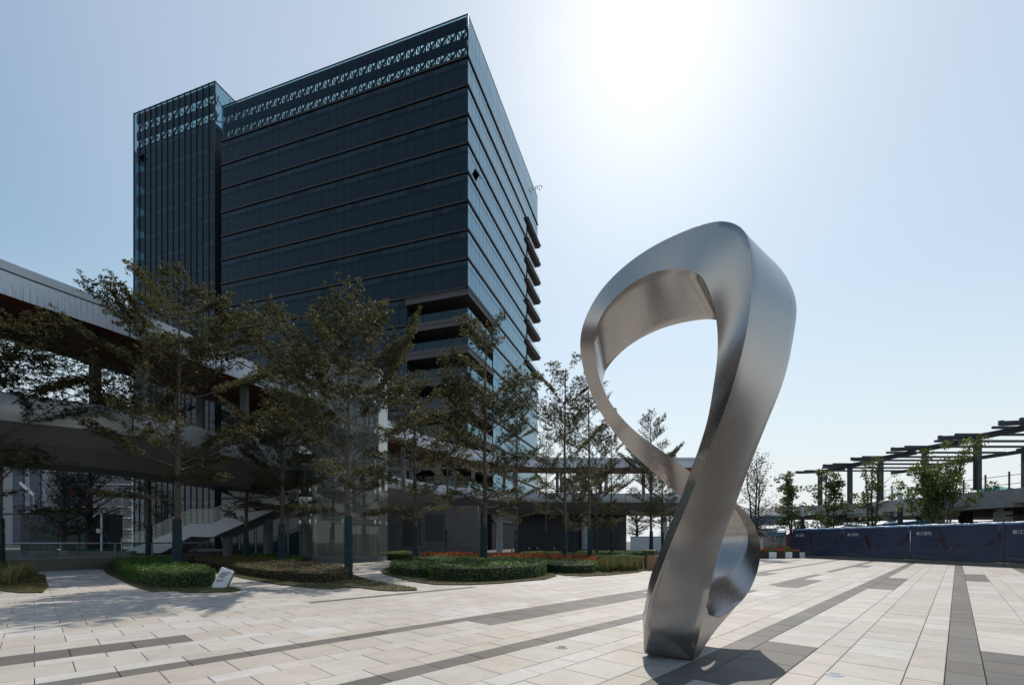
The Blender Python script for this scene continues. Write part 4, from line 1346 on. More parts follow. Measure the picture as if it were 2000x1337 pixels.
m = MB(); sweep(m, RP, [(5.82, ZR - 1.2), (5.82, ZR), (5.95, ZR), (5.95, ZR - 1.2)]); m.build('far_fascia', M['alu_panel'], walk)
ZD = 6.3
DP = resample(catmull([(-27, 6, 0), (-24.0, 14, 0), (-21.0, 18.4, 0), (-18.3, 20.6, 0), (-16.8, 23.6, 0), (-16.2, 27.5, 0), (-13.0, 38, 0), (-8, 49, 0), (-1.0, 56.5, 0), (9, 58.6, 0), (26, 58.6, 0)], 10), 1.15)
for i in range(0, len(DP) - seg, seg):
    m = MB(); sweep(m, DP, [(0.10, ZD + 0.02), (0.01, ZD + 0.30), (0.0, ZD + 0.65), (0.04, ZD + 1.1), (0.16, ZD + 1.1), (0.16, ZD + 0.02)], 0, True, i, i + seg)
    m.build('deck_fascia_panel', M['alu_panel'], walk, smooth=40)
for i in range(0, len(DP), seg):
    L = left_of(DP, i); p = DP[i]
    m = MB(); m.beam((p.x - L.x * 0.01, p.y - L.y * 0.01, ZD + 0.1), (p.x + L.x * 0.0, p.y + L.y * 0.0, ZD + 1.11), 0.045, 0.045)
    m.build('panel_joint', M['steel_dark'], walk)
m = MB(); sweep(m, DP, [(0.12, ZD + 0.05), (0.75, ZD - 0.72), (1.6, ZD - 1.45), (4.2, ZD - 1.45), (5.2, ZD - 0.9), (5.2, ZD), (0.2, ZD)])
m.build('deck_soffit', M['soffit_dark'], walk)
m = MB(); sweep(m, DP, [(5.21, ZD - 0.8), (5.21, ZD + 0.35), (5.33, ZD + 0.35), (5.33, ZD - 0.8)]); m.build('far_deck_fascia', M['alu_panel'], walk)
for i in range(0, len(DP) - seg, seg):
    m = MB(); sweep(m, DP, [(5.25, ZD + 0.4), (5.25, ZD + 1.35), (5.27, ZD + 1.35), (5.27, ZD + 0.4)], 0, True, i, i + seg); m.build('railing_pane', M['clear_glass'], walk)
m = MB(); sweep(m, DP, [(5.22, ZD + 1.36), (5.22, ZD + 1.42), (5.30, ZD + 1.42), (5.30, ZD + 1.36)])
sweep(m, DP, [(0.07, ZD + 1.11), (0.07, ZD + 1.17), (0.13, ZD + 1.17), (0.13, ZD + 1.11)])
m.build('handrail', M['steel_light'], walk)
for i in range(2, len(RP), 5):
    L = left_of(RP, i); p = RP[i]
    for off in (1.0, 4.6):
        q = p + L * off
        m = MB(); m.box(q.x - 0.19, q.x + 0.19, q.y - 0.15, q.y + 0.15, ZD - 0.1, ZR - 1.1)
        m.build('canopy_column', M['steel_grey'], walk)
for i in range(6, len(DP), 9):
    L = left_of(DP, i); q = DP[i] + L * 2.9
    if q.y < 33: continue
    m = MB(); m.tube([(q.x, q.y, 0), (q.x, q.y, ZD - 1.4)], 0.42, 14)
    m.build('support_column', M['concrete'], walk, smooth=40)

# ------------------------------------------------------------------ glass lift tower
LC = Vector((-11.85, 32.7, 0)); LR = 2.95
ZL = 13.1
lift = thing('lift_tower', LC, 'octagonal glass lift tower with a pale cap beside the walkway', 'lift tower')
def octp(k, r): 
    a = math.radians(-90 + 22.5 + 45 * k)
    return Vector((LC.x + r * math.cos(a), LC.y + r * math.sin(a), 0))
m = MB(); m.prism([octp(k, LR + 0.04) for k in range(8)], -0.02, 0.28); m.build('plinth', M['concrete_dark'], lift)
lv = [0.30, 2.7, 4.75, 6.8, 8.85, 10.9, 12.9]
for k in range(8):
    a, b = octp(k, LR), octp(k + 1, LR)
    for j in range(6):
        m = MB()
        ai, bi = a.lerp(b, 0.012), b.lerp(a, 0.012)
        inn = lambda p: p + (LC - p).normalized() * 0.03
        z0, z1 = lv[j] + 0.012, lv[j + 1] - 0.012
        ai2, bi2 = inn(ai), inn(bi)
        m.hexa([(ai.x, ai.y, z0), (bi.x, bi.y, z0), (bi2.x, bi2.y, z0), (ai2.x, ai2.y, z0), (ai.x, ai.y, z1), (bi.x, bi.y, z1), (bi2.x, bi2.y, z1), (ai2.x, ai2.y, z1)])
        m.build('glass_pane', M['lift_glass'], lift)
    q = octp(k, LR - 0.32)
    m = MB(); m.tube([(q.x, q.y, 0.25), (q.x, q.y, ZL - 0.2)], 0.10, 8); m.build('steel_post', M['steel_light'], lift, smooth=40)
for z in lv:
    m = MB()
    for k in range(8): 
        a, b = octp(k, LR - 0.32), octp(k + 1, LR - 0.32)
        m.beam((a.x, a.y, z), (b.x, b.y, z), 0.10, 0.22)
    m.build('steel_ring', M['steel_light'], lift)
m = MB()
for k in range(8):
    for z in lv[1:-1]:
        for u in (0.12, 0.88):
            p = octp(k, LR + 0.02).lerp(octp(k + 1, LR + 0.02), u)
            m.box(p.x - 0.05, p.x + 0.05, p.y - 0.05, p.y + 0.05, z - 0.12, z + 0.12)
m.build('glass_clamps', M['bright_steel'], lift)['kind'] = 'stuff'
m = MB(); m.prism([octp(k, LR + 0.12) for k in range(8)], ZL - 0.1, ZL + 0.12); m.build('cap', M['steel_grey'], lift)
m = MB()
for dx in (-1.1, 1.1):
    for dy in (-1.0, 1.0): m.beam((LC.x + dx, LC.y + dy, 0.28), (LC.x + dx, LC.y + dy, ZL - 0.2), 0.14, 0.14)
for dx in (-0.75, -0.5, -0.25, 0.0, 0.25, 0.5, 0.75): m.beam((LC.x + dx, LC.y + 1.0, 0.28), (LC.x + dx, LC.y + 1.0, ZL - 0.2), 0.05, 0.05)
m.build('guide_rail', M['steel_dark'], lift)
m = MB(); m.box(LC.x - 1.0, LC.x + 1.0, LC.y - 0.9, LC.y + 0.9, 0.7, 3.1); m.build('lift_car', M['steel_grey'], lift)
m = MB(); m.box(LC.x - 0.9, LC.x + 0.9, LC.y - 0.93, LC.y - 0.905, 1.5, 2.9); m.build('lift_car_window', M['facade_glass2'], lift)

# ------------------------------------------------------------------ white staircase up to the deck
st = thing('white_staircase', (-22, 33, 0), 'white sided staircase with a mid landing climbing right behind the trees', 'staircase')
def sp(px, py, dy=0.0): return pt(px, py, 33 + dy)
edge_top = [(236, 1078), (294, 1056), (372, 1021), (415, 1021), (520, 977), (600, 943), (650, 922)]
edge_bot = [(250, 1094), (310, 1082), (372, 1047), (415, 1048), (520, 1002), (600, 968), (650, 948)]
m = MB()
for dy in (0.0, 2.6):
    for i in range(len(edge_top) - 1):
        a, b, c, d = sp(*edge_bot[i], dy), sp(*edge_bot[i + 1], dy), sp(*edge_top[i + 1], dy), sp(*edge_top[i], dy)
        for q in (a, b, c, d):      # same heights on the far side
            q.z = q.z if dy == 0 else H + (q.z - H) * 33 / (33 + dy)
            if dy: q.x = q.x * 33 / (33 + dy)
        if dy == 0:
            mm = MB(); o_ = Vector((0, 0.12, 0))
            mm.hexa([a, b, b + o_, a + o_, d, c, c + o_, d + o_]); mm.build('stringer_panel', M['white_panel'], st)
        else:
            o_ = Vector((0, 0.12, 0)); m.hexa([a, b, b + o_, a + o_, d, c, c + o_, d + o_])
m.build('far_stringer', M['white_panel'], st)
m = MB()
for i in range(len(edge_bot) - 1):
    a, b = sp(*edge_bot[i]), sp(*edge_bot[i + 1])
    o_ = Vector((0, 2.6, 0)); u_ = Vector((0, 0, 0.25)); e_ = Vector((0, 0.13, 0))
    m.hexa([a + e_, b + e_, b + o_, a + o_, a + e_ + u_, b + e_ + u_, b + o_ + u_, a + o_ + u_])
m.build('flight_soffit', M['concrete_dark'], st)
m = MB()
p0 = sp(250, 1094)
for i in range(len(edge_top) - 1):
    a, b = sp(*edge_top[i]), sp(*edge_top[i + 1])
    n = max(1, int((b.x - a.x) / 0.32))
    for k in range(n):
        q = a.lerp(b, k / n); q2 = a.lerp(b, (k + 1) / n)
        z = min(q.z, q2.z) - 0.35
        m.box(q.x, q2.x, q.y + 0.125, q.y + 2.72, z - 0.12, z)
m.build('treads', M['concrete'], st)
for i in range(len(edge_top) - 1):
    a, b = sp(*edge_top[i]), sp(*edge_top[i + 1])
    n = max(1, int(round((b.x - a.x) / 1.5)))
    for k in range(n):
        p, q = a.lerp(b, (k + 0.03) / n), a.lerp(b, (k + 0.97) / n)
        m = MB(); o_ = Vector((0, 0.02, 0)); u_ = Vector((0, 0, 0.95))
        y_ = Vector((0, 0.05, 0.02))
        m.hexa([p + y_, q + y_, q + o_ + y_, p + o_ + y_, p + u_ + y_, q + u_ + y_, q + o_ + u_ + y_, p + o_ + u_ + y_]); m.build('railing_pane', M['clear_glass'], st)
m = MB()
for i in range(len(edge_top) - 1):
    a, b = sp(*edge_top[i]), sp(*edge_top[i + 1])
    m.tube([a + Vector((0, 0.06, 1.0)), b + Vector((0, 0.06, 1.0))], 0.035, 6)
    n = max(1, int(round((b.x - a.x) / 1.5)))
    for k in range(n): 
        q = a.lerp(b, k / n); m.beam(q + Vector((0, 0.06, 0)), q + Vector((0, 0.06, 1.0)), 0.05, 0.03)
m.build('handrail', M['steel_light'], st)
m = MB()
for px, pyt in ((423, 1046), (505, 1010), (590, 975)):
    m = MB(); q = sp(px, pyt, 0); m.tube([(q.x, q.y + 1.3, 0), (q.x, q.y + 1.3, q.z)], 0.32, 12)
    m.build('support_column', M['concrete_dark'], st, smooth=40)

# block with unlit-room shade put into its colour, and grey block, below the deck
def block(name, x0, x1, y0, y1, z0, z1, mat, label, cat):
    t = thing(name, ((x0 + x1) / 2, y0, 0), label, cat)
    m = MB(); m.box(x0, x1, y0, y1, z0, z1); m.build('wall', mat, t)
    return t
t = block('service_block', -13.9, -3.6, 49.0, 53.5, -0.02, 5.2, M['concrete_dark'], 'grey rendered block under the walkway right of the lift tower', 'building')
m = MB(); m.box(-11.6, -9.7, 48.95, 49.1, 0.9, 4.2); m.build('door', M['concrete_black'], t)
m = MB(); m.box(-9.2, -7.2, 48.95, 49.1, 1.4, 4.2); m.build('louvre_panel', M['steel_dark'], t)
t = block('dark_hall', -27.0, -16.5, 43.0, 47.0, -0.02, 4.7, M['concrete_black'], 'dark block toned as the unlit ground floor recess behind the stair flight', 'building')
m = MB()
for k in range(7): m.box(-26.9 + k * 1.5, -26.8 + k * 1.5, 42.94, 43.05, 0, 4.6)
m.build('window_frame', M['steel_grey'], t)
m = MB()
for k in range(6): m.box(-26.75 + k * 1.5, -25.5 + k * 1.5, 42.97, 42.99, 0.1, 4.5)
m.build('shop_window', M['facade_glass2'], t)
t = block('dark_site_wall', 0.8, 15.5, 62.5, 63.0, -0.02, 5.2, M['utility'], 'long dark panel wall below the footbridge deck', 'wall')
m = MB()
for k in range(8): m.box(1.6 + k * 1.85, 1.72 + k * 1.85, 62.44, 62.6, 0, 5.1)
m.build('wall_post', M['steel_dark'], t)
t = block('white_site_wall', 15.7, 22.5, 60.8, 61.1, -0.02, 1.95, M['white_paint'], 'low white site wall seen left of the sculpture limb', 'wall')
m = MB(); m.box(15.6, 22.6, 60.75, 61.15, 1.952, 2.03); m.build('coping', M['steel_light'], t)

# ------------------------------------------------------------------ curved low wall with glass railing
WPp = resample(catmull([(-34, 18.0, 0), (-27.5, 19.2, 0), (-22.9, 21.0, 0), (-20.8, 23.8, 0), (-20.4, 27.5, 0), (-20.9, 31.9, 0)], 10), 0.55)
rw = thing('railed_wall', (-21, 22, 0), 'curved brown granite wall carrying a glass railing, at the left', 'wall')
m = MB(); sweep(m, WPp, [(-0.02, -0.02), (0.0, 0.50), (0.38, 0.50), (0.38, -0.02)]); m.build('wall_base', M['wall_stone'], rw)
m = MB(); sweep(m, WPp, [(-0.03, 0.502), (-0.03, 0.56), (0.41, 0.56), (0.41, 0.502)]); m.build('coping', M['wall_stone'], rw)
for i in range(0, len(WPp) - 4, 4):
    m = MB(); sweep(m, WPp, [(0.18, 0.66), (0.18, 1.22), (0.195, 1.22), (0.195, 0.66)], 0, True, i, i + 4); m.build('railing_pane', M['clear_glass'], rw)
    q = WPp[i] + left_of(WPp, i) * 0.19
    m = MB(); m.box(q.x - 0.035, q.x + 0.035, q.y - 0.03, q.y + 0.03, 0.56, 1.27); m.build('railing_post', M['steel_grey'], rw)
m = MB(); m.tube([p + left_of(WPp, i) * 0.19 + Vector((0, 0, 1.29)) for i, p in enumerate(WPp)], 0.035, 8); m.build('handrail', M['bright_steel'], rw, smooth=40)
# planted terrace and cabinet behind it
pl = thing('planter_terrace', (-34, 31, 0), 'raised dark soil bed holding the staked trees', 'planter')
m = MB(); m.prism([(-60, 30.5), (-25.0, 31.2), (-25.0, 46), (-60, 46)], -0.02, 0.55); m.build('soil_bed', M['soil'], pl)
m = MB(); m.box(-60, -24.9, 30.2, 30.6, -0.02, 0.75); m.build('edge_wall', M['concrete_dark'], pl)
ub = thing('utility_cabinet', (-36, 37, 0.5), 'low blue black equipment cabinet behind the staked trees', 'cabinet')
m = MB(); m.box(-40.5, -34.6, 38, 41, 0.5, 3.6); m.build('cabinet_body', M['utility'], ub)
m = MB(); m.box(-39.6, -35.6, 37.92, 38.05, 0.7, 2.7); m.build('shutter_door', M['concrete_black'], ub)
m = MB(); m.box(-40.6, -34.5, 37.9, 41.1, 3.602, 3.72); m.build('cap', M['utility'], ub)
cp = thing('camera_pole', pt(198, 1056, 34.5).xy.to_3d(), 'white pole with a side camera arm and box, behind the railing', 'camera pole')
c = cp.location
m = MB(); m.tube([(c.x, c.y, 0.5), (c.x, c.y, 3.5)], 0.06, 8); m.build('pole', M['white_paint'], cp, smooth=40)
m = MB(); m.beam((c.x, c.y, 3.45), (c.x - 0.45, c.y, 3.45), 0.06, 0.06); m.tube([(c.x - 0.42, c.y - 0.02, 3.42), (c.x - 0.5, c.y - 0.1, 3.2)], 0.07, 8); m.build('camera_arm', M['white_paint'], cp)
m = MB(); m.box(c.x - 0.22, c.x + 0.05, c.y - 0.2, c.y - 0.05, 2.0, 2.35); m.build('control_box', M['white_paint'], cp)
sl = thing('street_lamp', Vector((-62.2, 60, 0)), 'white street lamp with a slanting arm, far left behind the trees', 'street lamp')
m = MB(); m.tube([(-62.2, 60, 0), (-62.2, 60, 7.4)], [0.12, 0.08], 8); m.build('pole', M['steel_light'], sl, smooth=40)
m = MB(); m.beam((-62.2, 60, 7.4), (-64.0, 60, 9.0), 0.16, 0.3); m.build('lamp_head', M['white_paint'], sl)

# far apartment blocks seen under the walkway
ap = thing('apartment_block', (-105, 125, 0), 'pale apartment block with pink red panels, seen under the walkway', 'building')
def pxX(px, Y): return (px - 1000) / F * Y
YA = 125
m = MB(); m.box(pxX(92, YA), pxX(258, YA), YA, YA + 14, 0, 25); m.build('wall', M['apartment_wall'], ap)
ah = random.Random(5)
for fl in range(8):
    z = 1.5 + fl * 3.0
    m = MB(); m.box(pxX(94, YA), pxX(258, YA), YA - 1.3, YA, z, z + 0.25); m.build('balcony_slab', M['white_panel'], ap)
    m = MB(); m.box(pxX(94, YA), pxX(258, YA), YA - 1.3, YA - 1.25, z + 0.25, z + 1.1); m.build('balcony_railing', M['apartment_glass'], ap)
    for k in range(9):
        x0 = pxX(97 + k * 18, YA)
        m = MB(); m.box(x0, x0 + 1.7, YA - 0.06, YA + 0.05, z + 0.9, z + 2.5); m.build('window', M['apartment_glass'], ap)
    for k in range(3):
        x0 = pxX((112, 146, 168)[k], YA)
        if ah.random() < 0.85:
            m = MB(); m.box(x0, x0 + 1.5 + ah.random(), YA - 1.45, YA - 1.31, z + 0.3, z + 2.3); m.build('pink_panel', M['pink'], ap)
ap2 = thing('office_block', (-125, 118, 0), 'grey block with dark vertical window strips at the far left', 'building')
YB = 118
m = MB(); m.box(pxX(-80, YB), pxX(91, YB), YB, YB + 14, 0, 25); m.build('wall', M['apartment_wall'], ap2)
for a, b in ((-60, -30), (-15, 5), (27, 48), (60, 81)):
    m = MB(); m.box(pxX(a, YB), pxX(b, YB), YB - 0.3, YB + 0.1, 0.5, 24.5); m.build('window_strip', M['apartment_dark'], ap2)
    for fl in range(8):
        m = MB(); m.box(pxX(a, YB), pxX(b, YB), YB - 0.36, YB - 0.31, 1 + fl * 3, 1.3 + fl * 3); m.build('spandrel', M['steel_dark'], ap2)

# ------------------------------------------------------------------ small things by the beds
sg = thing('tilted_sign', gp(432, 1150), 'tilted white information panel with dark print, standing in the turf', 'sign')
def sgp(px, py, dy=0.0):
    q = pt(px, py, 13.45); return Vector((q.x, q.y + dy, q.z))
outl = [(416, 1150), (413.5, 1144), (432, 1107), (451.5, 1114), (453.5, 1117.5), (438, 1150.5)]
m = MB()
fr = [sgp(*p) for p in outl]; bk = [sgp(*p, 0.09) for p in outl]
n = len(outl)
m.add(fr + bk, [tuple(range(n - 1, -1, -1)), tuple(range(n, 2 * n))] + [(i, (i + 1) % n, n + (i + 1) % n, n + i) for i in range(n)])
m.build('panel', M['white_paint'], sg)
m = MB(); q = sgp(431, 1152, 0.05); m.box(q.x - 0.13, q.x + 0.16, q.y - 0.06, q.y + 0.25, -0.01, 0.03); m.build('foot', M['steel_dark'], sg)
m = MB()
bk2 = [sgp(p[0] + 1.2, p[1] - 0.6, 0.10) for p in outl]; bk3 = [sgp(p[0] + 1.2, p[1] - 0.6, 0.14) for p in outl]
m.add(bk2 + bk3, [tuple(range(n - 1, -1, -1)), tuple(range(n, 2 * n))] + [(i, (i + 1) % n, n + (i + 1) % n, n + i) for i in range(n)])
m.build('back_panel', M['steel_dark'], sg)
def text(body, loc, size, mat, parent, rot=(math.pi / 2, 0, 0), name='lettering', align='LEFT', xs=1.0, shear=0.0):
    cu = bpy.data.curves.new(name, 'FONT')
    cu.body = body; cu.size = size; cu.extrude = 0.002; cu.align_x = align; cu.resolution_u = 2; cu.shear = shear
    cu.materials.append(mat)
    # text is built as plain mesh so that every piece of lettering is a real part
    tmp = bpy.data.objects.new(name, cu); COL.objects.link(tmp)
    dg = bpy.context.evaluated_depsgraph_get()
    me = bpy.data.meshes.new_from_object(tmp.evaluated_get(dg))
    me.name = name
    bpy.data.objects.remove(tmp); bpy.data.curves.remove(cu)
    o = link_mesh(name, me)
    if parent:
        o.parent = parent; loc = Vector(loc) - parent.matrix_basis.translation
    o.location = loc; o.rotation_euler = rot; o.scale = (xs, 1, 1)
    return o
for body, px, py, s_, mt in (('花园导览示意', 432.5, 1119, 0.042, 'print_black'), ('爱护花草树木', 429, 1122.6, 0.042, 'print_black'), ('请勿踩踏草坪花木', 427, 1125.4, 0.024, 'steel_grey'), ('一花一草皆生命', 428, 1127.2, 0.024, 'steel_grey')):
    text(body, sgp(px, py, -0.004), s_, M[mt], sg)
m = MB(); m.beam(sgp(424, 1129.5, -0.003), sgp(444, 1129.5, -0.003), 0.004, 0.004); m.build('rule', M['steel_grey'], sg)
m = MB()
for k in range(4): 
    a, b = sgp(423 + k * 2, 1135 - (k % 2), -0.003), sgp(424.4 + k * 2, 1132, -0.003); m.box(a.x, b.x, a.y - 0.002, a.y + 0.001, a.z, b.z)
a, b = sgp(432.8, 1135, -0.003), sgp(434.8, 1131.4, -0.003); m.box(a.x, b.x, a.y - 0.002, a.y + 0.001, a.z, b.z)
m.build('pictogram', M['print_black'], sg)

bn = thing('litter_bin', gp(1271, 1112), 'square timber litter bin at the edge of the planting, left of the sculpture', 'litter bin')
c = bn.location
m = MB()
for i, (dx, dy, sx_, sy_) in enumerate(((0, -0.24, .24, .02), (0, .24, .24, .02), (-.24, 0, .02, .22), (.24, 0, .02, .22))):
    m.box(c.x + dx - sx_, c.x + dx + sx_, c.y + dy - sy_, c.y + dy + sy_, 0.03, 0.72)
m.build('side_panel', M['wood'], bn)
m = MB()
for dx in (-.22, .22):
    for dy in (-.22, .22): m.beam((c.x + dx, c.y + dy, 0.7), (c.x + dx, c.y + dy, 0.92), 0.05, 0.05)
m.build('post', M['steel_dark'], bn)
m = MB(); m.box(c.x - .27, c.x + .27, c.y - .27, c.y + .27, 0.92, 0.97); m.build('lid', M['wood'], bn)
m = MB(); m.box(c.x - .2, c.x + .2, c.y - .2, c.y + .2, 0.05, 0.7); m.build('liner', M['black_plastic'], bn)
bx = thing('ground_box', gp(1191, 1095), 'small dark junction box among the ornamental grass', 'junction box')
c = bx.location
m = MB(); m.box(c.x - .19, c.x + .19, c.y - .14, c.y + .14, 0, 0.2); m.build('case', M['steel_dark'], bx)
m = MB(); m.box(c.x - .21, c.x + .21, c.y - .16, c.y + .16, 0.2, 0.24); m.build('lid', M['black_plastic'], bx)
for k, px in enumerate((933, 1000, 1034, 1050, 1082)):
    q = pt(px, 1060, 57.5); q.z = 0
    t = thing('red_bollard', q, ('leftmost', 'second from left', 'middle', 'second from right', 'rightmost')[k] + ' of the five short red and white bollards before the dark panel wall', 'bollard', 'red bollards before the dark wall')
    m = MB(); m.tube([(q.x, q.y, 0), (q.x, q.y, 0.75)], 0.09, 8); m.build('post', M['red_paint'], t, smooth=40)
    m = MB(); m.tube([(q.x, q.y, 0.45), (q.x, q.y, 0.58)], 0.095, 8); m.build('stripe', M['white_paint'], t)

# ------------------------------------------------------------------ hoarding, kerb and planters on the right
def fx(Y): return 24.8 + (39.4 - Y) * 0.1387
FD = Vector((-0.1387, 1, 0)).normalized()                 # along the hoarding, away from the camera
FN = Vector((-FD.y, FD.x, 0))                             # towards the plaza
def fp(Y, off=0.0, z=0.0):
    return Vector((fx(Y), Y, z)) + FN * off
kb = thing('kerb_wall', fp(30), 'low dark kerb of granite blocks running along the foot of the hoarding', 'kerb')
y = 12.0
kr = random.Random(4)
while y < 40.6:
    L = 1.18
    j = kr.uniform(-0.012, 0.012)
    m = MB()
    a0, a1 = y + 0.012, y + L - 0.012
    p = [fp(a0, 0.32 + j), fp(a1, 0.32 + j), fp(a1, -0.05), fp(a0, -0.05)]
    z1 = 0.20 + kr.uniform(-0.006, 0.006)
    lo = [(q.x, q.y, -0.02) for q in p]
    p2 = [fp(a0, 0.30 + j), fp(a1, 0.30 + j), fp(a1, -0.05), fp(a0, -0.05)]
    mid = [(q.x, q.y, z1 - 0.02) for q in p]; hi = [(q.x, q.y, z1) for q in p2]
    m.hexa([lo[1], lo[0], lo[3], lo[2], mid[1], mid[0], mid[3], mid[2]])
    m.hexa([mid[1], mid[0], mid[3], mid[2], hi[1], hi[0], hi[3], hi[2]])
    m.build('kerb_block', M['kerb'], kb)
    y += L
hd = thing('hoarding', fp(30, 0, 0.2), 'row of navy blue printed banners on a steel frame along the plaza edge', 'hoarding')
YS = [40.4, 35.2, 30.1, 25.05, 20.0, 15.0]
ZB, ZT = 0.26, 2.36
def banner(i, Y0, Y1):
    """one sagging banner from the far end Y0 to the near end Y1, printed; u runs 0 to 1 from left to right"""
    def P(u, v, off=0.0):
        Y = Y0 + (Y1 - Y0) * u
        sag = -0.10 * math.sin(math.pi * u) * (1 - v) * 0.9
        fold = 0.018 * math.sin(u * 11 + i) * (0.3 + v) + 0.05 * math.exp(-((u - 0.975) / 0.02) ** 2) * v
        return fp(Y, 0.10 + fold + off, ZB + (ZT - ZB) * v + sag)
    m = MB()
    nu, nv = 40, 8
    vs_, fs = [], []
    for layer in (0.0, -0.012):
        for a in range(nu + 1):
            for b in range(nv + 1): vs_.append(P(0.006 + 0.988 * a / nu, b / nv, layer))
    o1 = (nu + 1) * (nv + 1)
    for a in range(nu):
        for b in range(nv):
            k = a * (nv + 1) + b
            fs.append((k, k + nv + 1, k + nv + 2, k + 1)); fs.append((o1 + k, o1 + k + 1, o1 + k + nv + 2, o1 + k + nv + 1))
    m.add(vs_, fs)
    bn_ = m.build('banner', M['navy'], hd, smooth=60)
    def strip(name, mat, us, lo, hi, off):
        m_ = MB()
        vv, ff = [], []
        for k, u in enumerate(us):
            vv += [P(u, lo(u), off), P(u, hi(u), off)]
            if k: ff.append((2 * k - 2, 2 * k, 2 * k + 1, 2 * k - 1))
        m_.add(vv, ff)
        m_.build(name, mat, hd)
    U = lambda a, b, n=26: [a + (b - a) * k / n for k in range(n + 1)]
    # flat print on the cloth
    wave = lambda u: 0.13 - 0.11 * math.sin(min(1, u / 0.55) * math.pi / 2) ** 2 + (0.07 * ((u - 0.45) / 0.55) ** 1.5 if u > 0.45 else 0)
    strip('printed_wave', M['print_teal2'], U(0.008, 0.985), lambda u: 0.0, lambda u: wave(u) * 0.92, 0.004)
    strip('printed_wave_crest', M['print_teal'], U(0.008, 0.52), lambda u: max(0.0, wave(u) - 0.035 * (1 - u)), wave, 0.007)
    strip('printed_wave_crest', M['print_teal'], U(0.62, 0.985), lambda u: wave(u) - 0.028 * (u - 0.5), wave, 0.007)
    strip('printed_swoosh', M['print_red'], U(0.355, 0.43), lambda u: 0.30 + 4.2 * max(0, 0.40 - u) ** 1.1, lambda u: 0.36 + 1.6 * (0.44 - u) ** 0.5 * 1.2, 0.004)
    strip('printed_swoosh', M['print_red'], U(0.43, 0.62), lambda u: 0.28 + 0.16 * math.sin((u - 0.43) / 0.19 * 1.5) ** 0.8, lambda u: 0.32 + 0.17 * math.sin((u - 0.43) / 0.19 * 1.5) ** 0.8, 0.004)
    strip('printed_highlight', M['print_pale'], U(0.338, 0.395, 12), lambda u: 0.31 + 4.4 * (0.395 - u) ** 1.15, lambda u: 0.335 + 4.9 * (0.395 - u) ** 1.1, 0.007)
    strip('printed_highlight', M['print_pale'], U(0.44, 0.50, 10), lambda u: 0.25 + 2.4 * (u - 0.44), lambda u: 0.275 + 2.6 * (u - 0.44), 0.007)
    strip('printed_shape', M['print_teal2'], U(0.37, 0.46, 10), lambda u: 0.77, lambda u: 0.86 - 6 * (u - 0.415) ** 2, 0.004)
    strip('printed_highlight', M['print_pale'], U(0.935, 0.978, 10), lambda u: 0.80 + 70 * max(0, u - 0.94) ** 2, lambda u: 0.815 + 95 * max(0, u - 0.935) ** 2, 0.007)
    strip('printed_shape', M['print_red'], U(0.945, 0.985, 8), lambda u: 0.55, lambda u: 0.80, 0.004)
    strip('printed_shape', M['print_red'], U(0.80, 0.90, 10), lambda u: 0.40 + 0.5 * (u - 0.80), lambda u: 0.44 + 1.4 * (u - 0.80), 0.004)
    # hem folded over the top rail with the sky's sheen put into its pale blue
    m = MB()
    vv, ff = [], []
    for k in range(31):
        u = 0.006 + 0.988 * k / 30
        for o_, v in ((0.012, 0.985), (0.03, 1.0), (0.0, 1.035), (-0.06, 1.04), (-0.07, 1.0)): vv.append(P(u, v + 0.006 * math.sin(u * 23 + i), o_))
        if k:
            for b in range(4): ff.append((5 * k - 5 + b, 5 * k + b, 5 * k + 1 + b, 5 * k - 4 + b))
    m.add(vv, ff); m.build('top_hem', M['hem_sky_sheen'], hd, smooth=60)
    # lettering, laid on the cloth
    ang = math.atan2(-FD.y, -FD.x)
    tx = lambda s_, u, v, sz_, mt: text(s_, P(u, v, 0.016), sz_, M[mt], hd, rot=(math.pi / 2, 0, ang))
    tx('春江墅院', 0.075, 0.735, 0.24, 'print_white')
    tx('生活在此从容展开', 0.105, 0.535, 0.16, 'print_faint')
    tx('一座城市的理想栖居之所', 0.135, 0.39, 0.16, 'print_faint')
    tx('城市中心  公园之畔', 0.07, 0.16, 0.09, 'print_faint')
for i in range(len(YS) - 1): banner(i, YS[i], YS[i + 1])
m = MB(); m.tube([fp(41.2, -0.02, ZT + 0.06), fp(14, -0.02, ZT + 0.06)], 0.03, 6); m.build('top_rail', M['tan'], hd)
for k, Yp in enumerate(np.arange(15, 42, 2.53)):
    m = MB(); a = fp(Yp, -0.03, 0.0); m.tube([a, a + Vector((0, 0, ZT + 0.1))], 0.035, 6)
    m.tube([a + Vector((0, 0, ZT + 0.1)), a + Vector((0, 0, ZT + 0.19))], 0.055, 6)
    m.build('frame_post', M['steel_dark'], hd)
m = MB()
for i in range(len(YS) - 1):
    m.beam(fp(YS[i] - 0.2, 0.06, 0.215), fp(YS[i + 1] + 0.4, 0.06, 0.215), 0.05, 0.035)
m.build('bottom_batten', M['orange'], hd)
